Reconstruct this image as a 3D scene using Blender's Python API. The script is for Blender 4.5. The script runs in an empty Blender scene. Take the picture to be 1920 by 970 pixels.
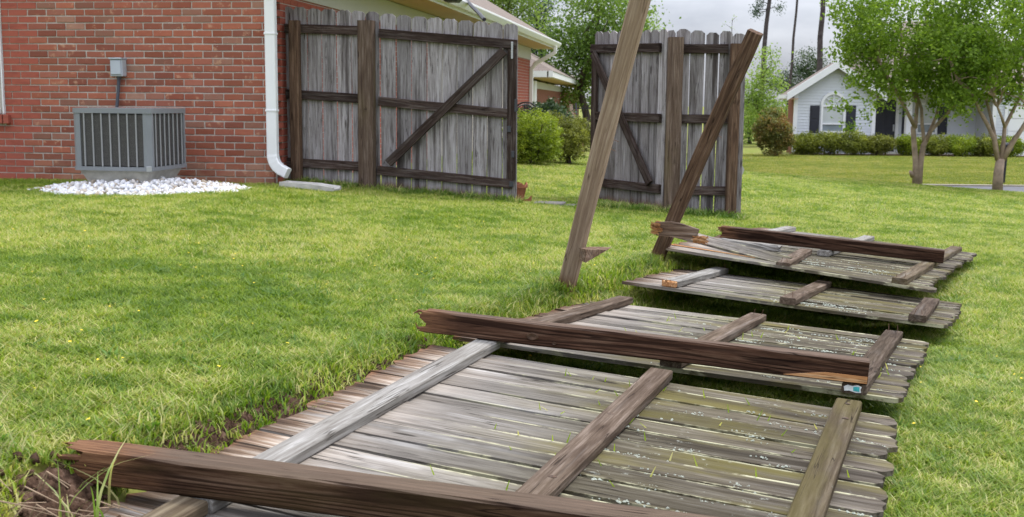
import bpy, math, random
import numpy as np
from mathutils import Vector, Matrix, Euler
random.seed(7); RNG = np.random.default_rng(7)
SC = bpy.context.scene; COL = SC.collection
R = math.radians
# ------------------------------------------------------------------ camera, world, sun, exposure
CAM_H, FPX, PITCH, ROLL = 1.13, 2158.0, R(7.776), R(0.55)
cd = bpy.data.cameras.new('camera'); cam = bpy.data.objects.new('camera', cd); COL.objects.link(cam)
cd.sensor_width = 36.0; cd.lens = 36 * FPX / 1920; cd.clip_end = 3000; cd.clip_start = .05
cam.location = (0, 0, CAM_H)
_th = PITCH
_fw = Vector((0, math.cos(_th), -math.sin(_th))); _up = Vector((0, math.sin(_th), math.cos(_th))); _rt = Vector((1, 0, 0))
_c, _s = math.cos(ROLL), math.sin(ROLL)
RT = _c * _rt + _s * _up; UP = _c * _up - _s * _rt; FW = _fw
cam.matrix_world = Matrix(((RT.x, UP.x, -FW.x, 0), (RT.y, UP.y, -FW.y, 0), (RT.z, UP.z, -FW.z, CAM_H), (0, 0, 0, 1)))
cd.dof.use_dof = True; cd.dof.focus_distance = 5.0; cd.dof.aperture_fstop = 8.0
SC.camera = cam

SUN_EL, SUN_ROT = R(56), R(50)          # high, from behind on the right, through cloud
w = bpy.data.worlds.new('World'); SC.world = w; w.use_nodes = True
nt = w.node_tree; nt.nodes.clear()
out = nt.nodes.new('ShaderNodeOutputWorld'); bg = nt.nodes.new('ShaderNodeBackground')
sky = nt.nodes.new('ShaderNodeTexSky'); sky.sky_type = 'NISHITA'; sky.sun_disc = False
sky.sun_elevation = SUN_EL; sky.sun_rotation = SUN_ROT
tc = nt.nodes.new('ShaderNodeTexCoord'); sep = nt.nodes.new('ShaderNodeSeparateXYZ')
nt.links.new(tc.outputs['Generated'], sep.inputs[0])
mp = nt.nodes.new('ShaderNodeMapping'); mp.inputs['Scale'].default_value = (1, 1, 2.6)
nt.links.new(tc.outputs['Generated'], mp.inputs[0])
nz = nt.nodes.new('ShaderNodeTexNoise'); nz.inputs['Scale'].default_value = 3.2; nz.inputs['Detail'].default_value = 7; nz.inputs['Roughness'].default_value = .52
nt.links.new(mp.outputs[0], nz.inputs['Vector'])
cr = nt.nodes.new('ShaderNodeValToRGB')
cr.color_ramp.elements[0].position = .37; cr.color_ramp.elements[0].color = (1.25, 1.36, 1.74, 1)
cr.color_ramp.elements[1].position = .63; cr.color_ramp.elements[1].color = (3.7, 3.78, 4.15, 1)
nt.links.new(nz.outputs[0], cr.inputs[0])
# overcast sky: three times brighter overhead than at the horizon would be the standard; as here
mr = nt.nodes.new('ShaderNodeMapRange'); mr.inputs[1].default_value = 0; mr.inputs[2].default_value = 1; mr.inputs[3].default_value = 1.0; mr.inputs[4].default_value = 5.0
nt.links.new(sep.outputs['Z'], mr.inputs[0])
vm = nt.nodes.new('ShaderNodeVectorMath'); vm.operation = 'SCALE'
nt.links.new(cr.outputs[0], vm.inputs[0]); nt.links.new(mr.outputs[0], vm.inputs['Scale'])
mx = nt.nodes.new('ShaderNodeMix'); mx.data_type = 'RGBA'; mx.inputs[0].default_value = .9
nt.links.new(sky.outputs[0], mx.inputs[6]); nt.links.new(vm.outputs[0], mx.inputs[7])
nt.links.new(mx.outputs[2], bg.inputs['Color']); bg.inputs['Strength'].default_value = .1
nt.links.new(bg.outputs[0], out.inputs['Surface'])
sd = bpy.data.lights.new('sun', 'SUN'); sd.energy = 1.5; sd.angle = R(14); sd.color = (1, .96, .9)
sun = bpy.data.objects.new('sun', sd); COL.objects.link(sun)
_az = SUN_ROT
sdir = Vector((math.sin(_az) * math.cos(SUN_EL), math.cos(_az) * math.cos(SUN_EL), math.sin(SUN_EL)))
sun.rotation_euler = sdir.to_track_quat('Z', 'Y').to_euler()
SC.view_settings.view_transform = 'Standard'; SC.view_settings.look = 'None'
SC.view_settings.exposure = 1.08; SC.view_settings.gamma = 1.0
SC.cycles.max_bounces = 6; SC.cycles.transparent_max_bounces = 8

# ------------------------------------------------------------------ helpers
def at(u, v, Y):
    """world point at depth Y that a pixel of the 1920 wide photograph looks at"""
    d = FW + (u - 960) / FPX * RT - (v - 485) / FPX * UP
    return Vector((0, 0, CAM_H)) + d * (Y / d.y)

def smooth(a, b, t):
    t = min(1, max(0, (t - a) / (b - a))); return t * t * (3 - 2 * t)

FL = [(-30, -1.0), (2.17, -1.28), (4.59, -.33), (6.45, .44), (7.8, 1.15), (10.1, 2.25), (12, 2.6), (99, 2.6)]
DROP = [(-5, .13), (2.2, .13), (4.6, .10), (6.45, .115), (7.8, .085), (9.3, .04), (11, 0), (99, 0)]
def interp(tab, y):
    for (a, b), (c, d) in zip(tab, tab[1:]):
        if y <= c: return b + (d - b) * max(0, (y - a)) / (c - a)
    return tab[-1][1]
def ground(x, y):
    t = (-2.3 - x)
    z = .14 - .065 * x if t < 0 else .2895 - .004 * min(t, 12)
    if x > 14: z = .14 - .065 * 14 - .01 * (min(x, 60) - 14)
    s = (x - interp(FL, y)) * .92
    z -= interp(DROP, y) * smooth(-.16, .06, s)
    z -= .075 * smooth(.05, .3, s) * (1 - smooth(1.35, 2.0, s)) * smooth(3.9, 4.5, y) * (1 - smooth(8.6, 9.6, y))   # hollow under the lifted panels
    z += .012 * math.sin(x * 2.1 + y * 1.3) * math.sin(y * 1.7 - x) * smooth(2, 5, y) * (1 - smooth(9, 12, y))
    if y > 21:
        far = -.90 - .10 * smooth(29, 50, y)
        z = z + (far - z) * smooth(21.0, 23.2, y) * smooth(2.2, 5.5, x)
    return z

def link(o, parent=None):
    COL.objects.link(o)
    if parent is not None: o.parent = parent
    return o
def tag(o, label=None, cat=None, group=None, kind=None):
    if label: o['label'] = label
    if cat: o['category'] = cat
    if group: o['group'] = group
    if kind: o['kind'] = kind
    return o
def empty(name, loc=(0, 0, 0), mat=None, **k):
    o = bpy.data.objects.new(name, None); o.empty_display_size = .1
    if mat is not None: o.matrix_world = mat
    else: o.location = loc
    COL.objects.link(o); return tag(o, **k)

class MB:
    def __init__(s): s.v = []; s.f = []
    def add(s, vs, fs, M=None):
        n = len(s.v)
        s.v += [tuple(M @ Vector(p)) if M is not None else tuple(p) for p in vs]
        s.f += [tuple(i + n for i in f) for f in fs]; return s
    def box(s, c, d, M=None, ch=0.0):
        x, y, z = c; a, b, e = d[0] / 2, d[1] / 2, d[2] / 2
        if ch <= 0:
            vs = [(x + i * a, y + j * b, z + k * e) for k in (-1, 1) for j in (-1, 1) for i in (-1, 1)]
            fs = [(0, 2, 3, 1), (4, 5, 7, 6), (0, 1, 5, 4), (2, 6, 7, 3), (0, 4, 6, 2), (1, 3, 7, 5)]
            return s.add(vs, fs, M)
        vs = []; fs = []
        for k in (-1, 1):               # chamfered box, 24 corners
            for j in (-1, 1):
                for i in (-1, 1):
                    vs += [(x + i * a, y + j * (b - ch), z + k * (e - ch)), (x + i * (a - ch), y + j * b, z + k * (e - ch)), (x + i * (a - ch), y + j * (b - ch), z + k * e)]
        ix = lambda i, j, k, q: ((k > 0) * 4 + (j > 0) * 2 + (i > 0)) * 3 + q
        for sgn in (-1, 1):
            o = lambda L: L if sgn > 0 else L[::-1]
            fs.append(tuple(o([ix(sgn, -1, -1, 0), ix(sgn, 1, -1, 0), ix(sgn, 1, 1, 0), ix(sgn, -1, 1, 0)])))
            fs.append(tuple(o([ix(-1, sgn, -1, 1), ix(-1, sgn, 1, 1), ix(1, sgn, 1, 1), ix(1, sgn, -1, 1)])))
            fs.append(tuple(o([ix(-1, -1, sgn, 2), ix(1, -1, sgn, 2), ix(1, 1, sgn, 2), ix(-1, 1, sgn, 2)])))
        for p in (-1, 1):
            for q in (-1, 1):
                fs.append((ix(p, q, -1, 0), ix(p, q, 1, 0), ix(p, q, 1, 1), ix(p, q, -1, 1)) if p * q < 0 else (ix(p, q, -1, 0), ix(p, q, -1, 1), ix(p, q, 1, 1), ix(p, q, 1, 0)))
                fs.append((ix(p, -1, q, 0), ix(p, -1, q, 2), ix(p, 1, q, 2), ix(p, 1, q, 0)))
                fs.append((ix(-1, p, q, 1), ix(-1, p, q, 2), ix(1, p, q, 2), ix(1, p, q, 1)))
                for t in (-1, 1): fs.append((ix(p, q, t, 0), ix(p, q, t, 1), ix(p, q, t, 2)))
        return s.add(vs, fs, M)
    def prism(s, poly, z0, z1, M=None):
        n = len(poly)
        vs = [(p[0], p[1], z0) for p in poly] + [(p[0], p[1], z1) for p in poly]
        fs = [tuple(range(n - 1, -1, -1)), tuple(range(n, 2 * n))] + [(i, (i + 1) % n, (i + 1) % n + n, i + n) for i in range(n)]
        return s.add(vs, fs, M)
    def tube(s, pts, rad, n=7, cap=True):
        pts = [Vector(p) for p in pts]
        if not hasattr(rad, '__len__'): rad = [rad] * len(pts)
        vs = []; fs = []; prev = None
        for i, p in enumerate(pts):
            t = (pts[min(i + 1, len(pts) - 1)] - pts[max(i - 1, 0)]).normalized()
            a = t.orthogonal().normalized() if prev is None else (prev - t * prev.dot(t)).normalized()
            prev = a; b = t.cross(a)
            vs += [p + (a * math.cos(2 * math.pi * k / n) + b * math.sin(2 * math.pi * k / n)) * rad[i] for k in range(n)]
        for i in range(len(pts) - 1):
            fs += [(i * n + k, i * n + (k + 1) % n, (i + 1) * n + (k + 1) % n, (i + 1) * n + k) for k in range(n)]
        if cap: fs += [tuple(range(n - 1, -1, -1)), tuple((len(pts) - 1) * n + k for k in range(n))]
        return s.add(vs, fs)
    def mesh(s, name, mat, smooth=False):
        me = bpy.data.meshes.new(name); me.from_pydata(s.v, [], s.f)
        if mat: me.materials.append(mat)
        if smooth: me.polygons.foreach_set('use_smooth', [True] * len(me.polygons))
        me.update(); return me
    def build(s, name, mat, parent=None, M=None, smooth=False):
        o = bpy.data.objects.new(name, s.mesh(name, mat, smooth)); link(o, parent)
        if M is not None: o.matrix_basis = M
        return o

def frame(o, x, y, z=None):
    """matrix with origin o, X axis along x, Y axis nearest y"""
    x = Vector(x).normalized(); y = Vector(y); y = (y - x * y.dot(x)).normalized(); z = x.cross(y)
    return Matrix(((x.x, y.x, z.x, o[0]), (x.y, y.y, z.y, o[1]), (x.z, y.z, z.z, o[2]), (0, 0, 0, 1)))

def lumber(L, W, T, ch=.004, nx=7, seed=0, jag0=0, jag1=0, bow=0, wob=.0012, cut1=0):
    """sawn timber along X (0..L), Y +-W/2, Z 0..T, softened edges; jag = broken end depth"""
    r = random.Random(seed); mb = MB()
    fine = jag0 or jag1
    side = [-1, -.4, .3, 1] if fine else [-1, 1]
    per = []
    a, b = W / 2, T / 2
    for q in range(4):
        for t in side:
            if q == 0: per.append((t * (a - ch), -b))
            elif q == 1: per.append((a, t * (b - ch)))
            elif q == 2: per.append((-t * (a - ch), b))
            else: per.append((-a, -t * (b - ch)))
    n = len(per)
    st = [L * i / (nx - 1) for i in range(nx)]
    if jag0: st.insert(1, jag0 * 1.6)
    if jag1: st.insert(-1, L - jag1 * 1.6)
    k0 = r.uniform(0, 6); vs = []
    j0 = [r.random() ** 1.5 for _ in per]; j1 = [r.random() ** 1.5 for _ in per]
    for i, x in enumerate(st):
        oy = bow * math.sin(math.pi * x / L); oz = bow * .5 * math.sin(math.pi * x / L + k0)
        for k, (y, z) in enumerate(per):
            xx = x
            if i == 0: xx = jag0 * j0[k]
            if i == len(st) - 1: xx = L - jag1 * j1[k] + cut1 * y / W
            vs.append((xx, y + oy + r.uniform(-wob, wob), z + b + oz + r.uniform(-wob, wob)))
    fs = []
    m = len(st)
    for i in range(m - 1):
        fs += [(i * n + k, i * n + (k + 1) % n, (i + 1) * n + (k + 1) % n, (i + 1) * n + k) for k in range(n)]
    def cap(base, jag, sx, rev):
        if not jag:
            f = tuple(base + k for k in range(n)); fs.append(f[::-1] if rev else f); return
        inn = len(vs)
        for k, (y, z) in enumerate(per): vs.append((sx + (1 if rev else -1) * jag * r.uniform(.1, 1.2), y * .55, z * .55 + b))
        c = len(vs); vs.append((sx + (1 if rev else -1) * jag * .5, 0, b))
        for k in range(n):
            k2 = (k + 1) % n
            q = [(base + k, base + k2, inn + k2, inn + k), (inn + k, inn + k2, c)]
            fs.extend(t[::-1] if rev else t for t in q)
    cap(0, jag0, 0, True); cap((m - 1) * n, jag1, L, False)
    return mb.add(vs, fs)

def picket(L, W, T, seed, dog=True, rot0=.0, cup=.0, nx=7, split=0.0):
    """fence picket along X, bottom at 0, clipped (dog-eared) top at L, Y +-W/2, Z -T..0"""
    r = random.Random(seed)
    st = [(0, 1), (.06, 1)] + [(L * i / (nx - 1), 1) for i in range(1, nx - 1)]
    st += [(L - .032, 1), (L, .52)] if dog else [(L, 1)]
    vs = []; fs = []; ph = r.uniform(0, 6); tw = r.uniform(-.02, .02)
    cols = (-1, -.35, .3, 1)
    e0 = [r.uniform(0, rot0) for _ in cols]; e1 = [r.uniform(0, .012) for _ in cols]
    for i, (x, k) in enumerate(st):
        for j, c in enumerate(cols):
            y = c * W / 2 * k + r.uniform(-.0018, .0018)
            z = cup * (c * c) + tw * c * W / 2 * (x / L) + .003 * math.sin(2.2 * x + ph)
            xx = x + (e0[j] if i == 0 else 0) - (e1[j] if i == len(st) - 1 else 0)
            vs.append((xx, y, z)); vs.append((xx, y, z - T))
    n = len(cols)
    id_ = lambda i, j, t: (i * n + j) * 2 + t
    for i in range(len(st) - 1):
        for j in range(n - 1):
            fs.append((id_(i, j, 0), id_(i + 1, j, 0), id_(i + 1, j + 1, 0), id_(i, j + 1, 0)))
            fs.append((id_(i, j, 1), id_(i, j + 1, 1), id_(i + 1, j + 1, 1), id_(i + 1, j, 1)))
        fs.append((id_(i, 0, 0), id_(i, 0, 1), id_(i + 1, 0, 1), id_(i + 1, 0, 0)))
        fs.append((id_(i, n - 1, 0), id_(i + 1, n - 1, 0), id_(i + 1, n - 1, 1), id_(i, n - 1, 1)))
    for j in range(n - 1):
        fs.append((id_(0, j, 0), id_(0, j + 1, 0), id_(0, j + 1, 1), id_(0, j, 1)))
        q = len(st) - 1
        fs.append((id_(q, j, 0), id_(q, j, 1), id_(q, j + 1, 1), id_(q, j + 1, 0)))
    return MB().add(vs, fs)

# ------------------------------------------------------------------ materials
class NT:
    """tiny node helper"""
    def __init__(s, name):
        s.m = bpy.data.materials.new(name); s.m.use_nodes = True; s.t = s.m.node_tree; s.t.nodes.clear()
        s.out = s.t.nodes.new('ShaderNodeOutputMaterial'); s.b = s.t.nodes.new('ShaderNodeBsdfPrincipled')
        s.t.links.new(s.b.outputs[0], s.out.inputs[0])
    def n(s, t, **k):
        x = s.t.nodes.new(t)
        for a, b in k.items(): setattr(x, a, b)
        return x
    def l(s, a, b): s.t.links.new(a, b); return a
    def put(s, sock, v):
        if hasattr(v, 'links') or hasattr(v, 'is_linked'): s.t.links.new(v, sock)
        else: sock.default_value = v if not (isinstance(v, (tuple, list)) and len(v) == 3 and sock.type == 'RGBA') else (*v, 1)
    def coord(s, kind='Object'): return s.n('ShaderNodeTexCoord').outputs[kind]
    def pos(s): return s.n('ShaderNodeNewGeometry').outputs['Position']
    def rand(s): return s.n('ShaderNodeObjectInfo').outputs['Random']
    def math(s, op, a, b=0.0, clamp=False):
        x = s.n('ShaderNodeMath', operation=op, use_clamp=clamp); s.put(x.inputs[0], a); s.put(x.inputs[1], b); return x.outputs[0]
    def vec(s, op, a, b):
        x = s.n('ShaderNodeVectorMath', operation=op); s.put(x.inputs[0], a); s.put(x.inputs[1], b); return x.outputs[0]
    def scale(s, v, sc): 
        x = s.n('ShaderNodeVectorMath', operation='MULTIPLY'); s.l(v, x.inputs[0]); x.inputs[1].default_value = sc; return x.outputs[0]
    def noise(s, v, scale=1, detail=4, rough=.55, dist=0.0):
        x = s.n('ShaderNodeTexNoise'); s.l(v, x.inputs['Vector']); x.inputs['Scale'].default_value = scale
        x.inputs['Detail'].default_value = detail; x.inputs['Roughness'].default_value = rough; x.inputs['Distortion'].default_value = dist
        return x.outputs[0]
    def ramp(s, f, stops):
        x = s.n('ShaderNodeValToRGB'); s.l(f, x.inputs[0]); e = x.color_ramp.elements
        while len(e) < len(stops): e.new(.5)
        for k, (p, c) in zip(e, stops): k.position = p; k.color = (*c, 1) if len(c) == 3 else c
        return x.outputs[0]
    def rng(s, f, a, b, c=0.0, d=1.0):
        x = s.n('ShaderNodeMapRange', interpolation_type='SMOOTHSTEP'); s.l(f, x.inputs[0])
        for i, q in enumerate((a, b, c, d)): x.inputs[1 + i].default_value = q
        return x.outputs[0]
    def mix(s, f, a, b, mode='MIX'):
        x = s.n('ShaderNodeMix', data_type='RGBA', blend_type=mode); s.put(x.inputs[0], f); s.put(x.inputs[6], a); s.put(x.inputs[7], b); return x.outputs[2]
    def xyz(s, v):
        x = s.n('ShaderNodeSeparateXYZ'); s.l(v, x.inputs[0]); return x.outputs
    def bump(s, h, strength=.3, dist=.002):
        x = s.n('ShaderNodeBump'); s.l(h, x.inputs['Height']); x.inputs['Strength'].default_value = strength; x.inputs['Distance'].default_value = dist
        s.l(x.outputs[0], s.b.inputs['Normal'])
    def done(s, col, rough=.8, spec=.3, metal=0.0):
        s.put(s.b.inputs['Base Color'], col); s.put(s.b.inputs['Roughness'], rough)
        s.b.inputs['Specular IOR Level'].default_value = spec; s.b.inputs['Metallic'].default_value = metal
        return s.m

def plain(name, c, rough=.7, spec=.3, metal=0, var=.12, sc=6.0):
    t = NT(name); n = t.noise(t.coord(), sc, 5, .6)
    return t.done(t.mix(1.0, t.ramp(n, [(.3, tuple(x * (1 - var) for x in c)), (.7, tuple(min(1, x * (1 + var)) for x in c))]), (1, 1, 1), 'MULTIPLY'), rough, spec, metal)

def wood(name, dark, mid, light, rings=.35, stain=0.0, moss=0.0, bleach=0.0, rotten=None, zones=None, lichen=None, edge=0.0, half=.07, bump=.5, rz=(.35, 5, 5), top=None):
    """weathered sawn timber, grain along the object's X axis"""
    t = NT(name); o = t.coord(); r = t.rand()
    cx = t.n('ShaderNodeCombineXYZ'); t.l(t.math('MULTIPLY', r, 57.0), cx.inputs[0]); t.l(t.math('MULTIPLY', r, 23.0), cx.inputs[1]); t.l(t.math('MULTIPLY', r, 11.0), cx.inputs[2])
    p = t.vec('ADD', o, cx.outputs[0])
    s1 = t.noise(t.scale(p, (5.0, 95, 95)), 1, 6, .72)
    s2 = t.noise(t.scale(p, (2.0, 40, 40)), 1, 6, .7)
    bl = t.noise(p, 2.3, 4, .6)
    f = t.math('ADD', t.math('MULTIPLY', s1, .5), t.math('MULTIPLY', s2, .5))
    col = t.ramp(f, [(.36, dark), (.5, mid), (.62, light)])
    rn = t.noise(t.scale(p, rz), 1, 2, .45)
    rg = t.math('SINE', t.math('MULTIPLY', rn, 130.0))
    rg = t.rng(rg, -.2, 1.0)
    X = t.xyz(o)
    if zones:                                   # weathering along the length of the board
        wob = t.math('ADD', X[0], t.math('MULTIPLY', t.math('SUBTRACT', s2, .5), .45))
        zc = t.ramp(t.math('DIVIDE', wob, 1.83), zones)
        col = t.mix(.62, col, zc)
        col = t.mix(t.rng(f, .36, .52, .5, 0), col, dark)
    col = t.mix(t.math('MULTIPLY', rg, rings), col, dark)
    if stain:                                   # dark run-off stains along the grain
        sm = t.rng(t.noise(t.scale(p, (.55, 11, 11)), 1, 5, .65), .5, .66)
        col = t.mix(t.math('MULTIPLY', sm, stain), col, tuple(c * .62 for c in dark))
    if bleach:
        bm = t.math('MULTIPLY', t.rng(t.noise(t.scale(p, (1.1, 22, 22)), 1, 5, .6), .52, .68), t.rng(bl, .4, .6))
        if zones: bm = t.math('MULTIPLY', bm, t.rng(X[0], .95, .55))
        col = t.mix(t.math('MULTIPLY', bm, bleach), col, (.40, .388, .365))
    if moss:
        mm = t.rng(t.noise(t.scale(p, (1.3, 5, 5)), 1, 5, .6), .46, .66)
        if zones: mm = t.math('MULTIPLY', mm, t.rng(X[0], .45, .95))
        col = t.mix(t.math('MULTIPLY', mm, moss), col, (.125, .108, .032))
    if top is not None:                         # top face coloured paler and greyer, light from above put into its colour
        N = t.xyz(t.n('ShaderNodeTexCoord').outputs['Normal'])
        col = t.mix(t.math('MULTIPLY', t.rng(N[2], .5, .9), .75), col, t.ramp(f, [(.3, tuple(c * .6 for c in top)), (.66, top)]))
    if edge:                                    # pale crust along the board edges
        ay = t.math('ABSOLUTE', X[1])
        em = t.math('MULTIPLY', t.rng(ay, half * .78, half * .97), t.rng(t.noise(t.scale(p, (5, 9, 9)), 1, 5, .7), .47, .58))
        if zones: em = t.math('MULTIPLY', em, t.rng(X[0], .3, .7))
        col = t.mix(t.math('MULTIPLY', em, edge), col, (.40, .385, .255))
    if lichen:
        lm = t.math('MULTIPLY', t.rng(t.noise(t.scale(p, (22, 30, 30)), 1, 6, .75), .6, .66), t.rng(t.noise(p, 3.1, 3, .6), .46, .6))
        if zones: lm = t.math('MULTIPLY', lm, t.rng(X[0], .7, 1.1))
        col = t.mix(t.math('MULTIPLY', lm, lichen), col, (.6, .64, .56))
    if rotten:                                  # rotten brown end near X = 0
        a, b = rotten
        wx = t.math('ADD', X[0], t.math('MULTIPLY', t.math('SUBTRACT', t.noise(t.scale(p, (4, 14, 14)), 1, 4, .7), .5), b * 1.3))
        col = t.mix(t.rng(wx, b, a, 0, .9), col, t.ramp(s1, [(.3, (.06, .03, .02)), (.52, (.17, .085, .045)), (.7, (.3, .17, .09))]))
    ck = t.math('ABSOLUTE', t.math('SUBTRACT', t.noise(t.scale(p, (1.1, 26, 26)), 1, 3, .5), .5))
    cm = t.math('MULTIPLY', t.rng(ck, .014, .003), t.rng(t.noise(p, 4.0, 3, .6), .46, .58))
    col = t.mix(t.math('MULTIPLY', cm, .8), col, tuple(c * .4 for c in dark))     # drying cracks along the grain
    # knots
    vo = t.n('ShaderNodeTexVoronoi'); t.l(t.scale(p, (1.7, 9, 9)), vo.inputs['Vector']); vo.inputs['Scale'].default_value = 1
    col = t.mix(t.rng(vo.outputs['Distance'], .10, .05, 0, .8), col, tuple(c * .5 for c in dark))
    v = t.math('ADD', .72, t.math('MULTIPLY', t.math('FRACT', t.math('MULTIPLY', r, 13.7)), .5))
    col = t.mix(1.0, col, t.vec('MULTIPLY', v, (1, 1, 1)), 'MULTIPLY')
    t.bump(t.math('ADD', t.math('ADD', s1, t.math('MULTIPLY', s2, .6)), t.math('MULTIPLY', rg, -.35 * rings)), bump, .004)
    return t.done(col, .9, .07)

ZP = [(0, (.085, .042, .026)), (.045, (.24, .15, .095)), (.09, (.54, .46, .38)), (.15, (.42, .37, .32)), (.24, (.27, .25, .225)), (.40, (.215, .20, .17)), (.56, (.11, .097, .06)), (.8, (.078, .066, .042)), (.93, (.085, .072, .056)), (1, (.125, .105, .082))]
M = {}
M['picket_fallen'] = wood('weathered_picket', (.036, .028, .021), (.11, .095, .075), (.27, .25, .22), .15, .55, .75, .7, (.0, .05), ZP, .45, .95, .0588)
M['picket_standing'] = wood('grey_picket', (.085, .068, .062), (.29, .27, .27), (.42, .40, .41), .12, .85, 0, .15, (.0, .10), None, None, 0, .069)
M['rail_grey'] = wood('silver_rail', (.115, .10, .085), (.22, .21, .19), (.35, .34, .32), .25, .2, .06, .25, bump=.6)
M['rail_brown'] = wood('brown_rail', (.045, .03, .021), (.105, .077, .056), (.19, .15, .12), .45, .3, .05, .10, bump=.5)
M['rail_olive'] = wood('mossy_rail', (.045, .032, .021), (.10, .076, .05), (.17, .138, .095), .35, .25, .45, .15, lichen=.25)
M['post_dark'] = wood('dark_post', (.02, .010, .0065), (.075, .039, .024), (.145, .088, .058), .85, .3, .0, .0, (.02, .16), bump=.6, rz=(.3, 8, 8), top=(.16, .118, .09))
M['post_mossy'] = wood('dark_mossy_post', (.02, .010, .0065), (.07, .039, .024), (.14, .09, .06), .85, .3, .16, .0, (.08, .30), bump=.7, rz=(.3, 8, 8), top=(.155, .115, .085))
M['post_tan'] = wood('tan_post', (.19, .13, .095), (.30, .225, .165), (.41, .325, .255), .3, .3, .05, 0, (.0, .12), bump=.4)
M['post_brown'] = wood('brown_post', (.045, .028, .02), (.14, .085, .055), (.24, .165, .115), .45, .45, 0, 0, (.0, .1), bump=.5)
M['post_stand'] = wood('standing_post', (.05, .032, .024), (.12, .085, .063), (.2, .155, .125), .35, .4, .22, 0, None, bump=.5)
M['rail_dark'] = wood('dark_rail', (.022, .014, .012), (.062, .043, .036), (.15, .125, .113), .3, .5, .03, .12, bump=.5)
M['fresh'] = wood('fresh_break', (.26, .10, .035), (.52, .26, .11), (.68, .45, .25), .1, 0, 0, 0, bump=.9)
M['chunk'] = wood('broken_brown_timber', (.06, .035, .022), (.19, .125, .085), (.33, .25, .19), .35, .3, 0, .15, bump=.5)
M['galv'] = plain('galvanised_steel', (.42, .43, .44), .45, .5, .6)
M['dark_metal'] = plain('dark_metal', (.05, .052, .06), .5, .5, .3)
M['nail'] = plain('rusty_nail', (.17, .10, .065), .6, .3, .5)
M['white_paint'] = plain('white_painted_metal', (.80, .81, .81), .35, .4, 0, .03, 2)
M['white_trim'] = plain('white_trim', (.78, .79, .80), .5, .3, 0, .03, 2)
M['soffit'] = plain('tan_soffit', (.56, .40, .28), .7, .2, 0, .06, 1)
M['frieze'] = plain('pale_frieze', (.52, .52, .47), .6, .2, 0, .05, 1)
M['concrete'] = plain('concrete', (.46, .445, .41), .9, .2, 0, .25, 9)
M['dark_concrete'] = plain('grey_paver', (.19, .175, .16), .9, .2, 0, .25, 12)
M['terracotta'] = plain('terracotta', (.28, .11, .06), .8, .2, 0, .25, 14)
M['ac_grey'] = plain('grey_cabinet_paint', (.21, .225, .24), .45, .4, 0, .06, 4)
M['ac_bar'] = plain('grille_bar_paint', (.29, .295, .30), .45, .4, 0, .06, 4)
M['ac_dark'] = plain('coil_dark', (.05, .047, .046), .6, .4, 0, .2, 30)
M['fin'] = plain('coil_fin', (.13, .125, .122), .5, .4, .2, .1, 30)
M['box_grey'] = plain('grey_box_paint', (.42, .46, .50), .45, .4, 0, .05, 4)
M['conduit'] = plain('grey_conduit', (.075, .08, .10), .6, .4, 0, .08, 4)
M['black'] = plain('black_paint', (.018, .018, .022), .5, .4, 0, .1, 4)
M['shutter'] = plain('dark_shutter', (.022, .023, .034), .5, .4, 0, .1, 4)
M['glass'] = plain('window_glass', (.23, .27, .30), .12, .6, 0, .2, 1.2)
M['blind'] = plain('pale_blind_behind_glass', (.5, .53, .53), .2, .6, 0, .05, 2)
M['siding'] = plain('grey_vinyl_siding', (.60, .63, .67), .55, .3, 0, .05, .7)
M['asphalt'] = plain('asphalt', (.115, .115, .125), .9, .2, 0, .2, 3)
M['kerb'] = plain('kerb_concrete', (.30, .27, .21), .9, .2, 0, .15, 3)
M['board'] = plain('cardboard_tan', (.42, .29, .17), .8, .2, 0, .1, 4)
M['mulch'] = plain('brown_mulch', (.10, .06, .04), .95, .1, 0, .4, 20)
M['bark_pale'] = plain('crape_myrtle_bark', (.33, .25, .19), .8, .2, 0, .35, 7)
M['bark'] = plain('grey_brown_bark', (.085, .065, .052), .9, .15, 0, .35, 9)
M['bark_dark'] = plain('pine_bark', (.075, .062, .062), .9, .15, 0, .4, 5)
def brick_mat():
    t = NT('red_brick'); o = t.coord(); r = t.rand()
    cx = t.n('ShaderNodeCombineXYZ'); t.l(t.math('MULTIPLY', r, 91.0), cx.inputs[0]); t.l(t.math('MULTIPLY', r, 37.0), cx.inputs[2])
    p = t.vec('ADD', o, cx.outputs[0])
    base = t.ramp(r, [(0, (.285, .092, .055)), (.3, (.33, .115, .068)), (.55, (.265, .092, .06)), (.8, (.315, .12, .08)), (.93, (.27, .125, .085)), (1, (.32, .19, .135))])
    val = t.math('ADD', .74, t.math('MULTIPLY', t.math('FRACT', t.math('MULTIPLY', r, 17.3)), .52)); base = t.mix(1.0, base, t.vec('MULTIPLY', val, (1, 1, 1)), 'MULTIPLY')
    n = t.noise(p, 14, 5, .7); col = t.mix(t.rng(n, .35, .7, 0, .3), base, (.27, .075, .052))
    tan = t.math('MULTIPLY', t.rng(t.noise(p, 10, 5, .7), .57, .68), .75)
    col = t.mix(tan, col, (.52, .30, .19))
    pz_ = t.xyz(t.pos()); dirt = t.math('MULTIPLY', t.rng(pz_[2], .62, .30), t.rng(t.noise(t.pos(), 3.5, 4, .6), .35, .6))
    col = t.mix(t.math('MULTIPLY', dirt, .6), col, (.36, .21, .135))          # splashed soil on the lowest courses
    wh = t.rng(t.noise(p, 34, 3, .6), .70, .76, 0, .8); col = t.mix(wh, col, (.6, .5, .44))
    t.bump(t.noise(p, 60, 5, .7), .5, .004); return t.done(col, .85, .2)
M['brick'] = brick_mat()
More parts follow.
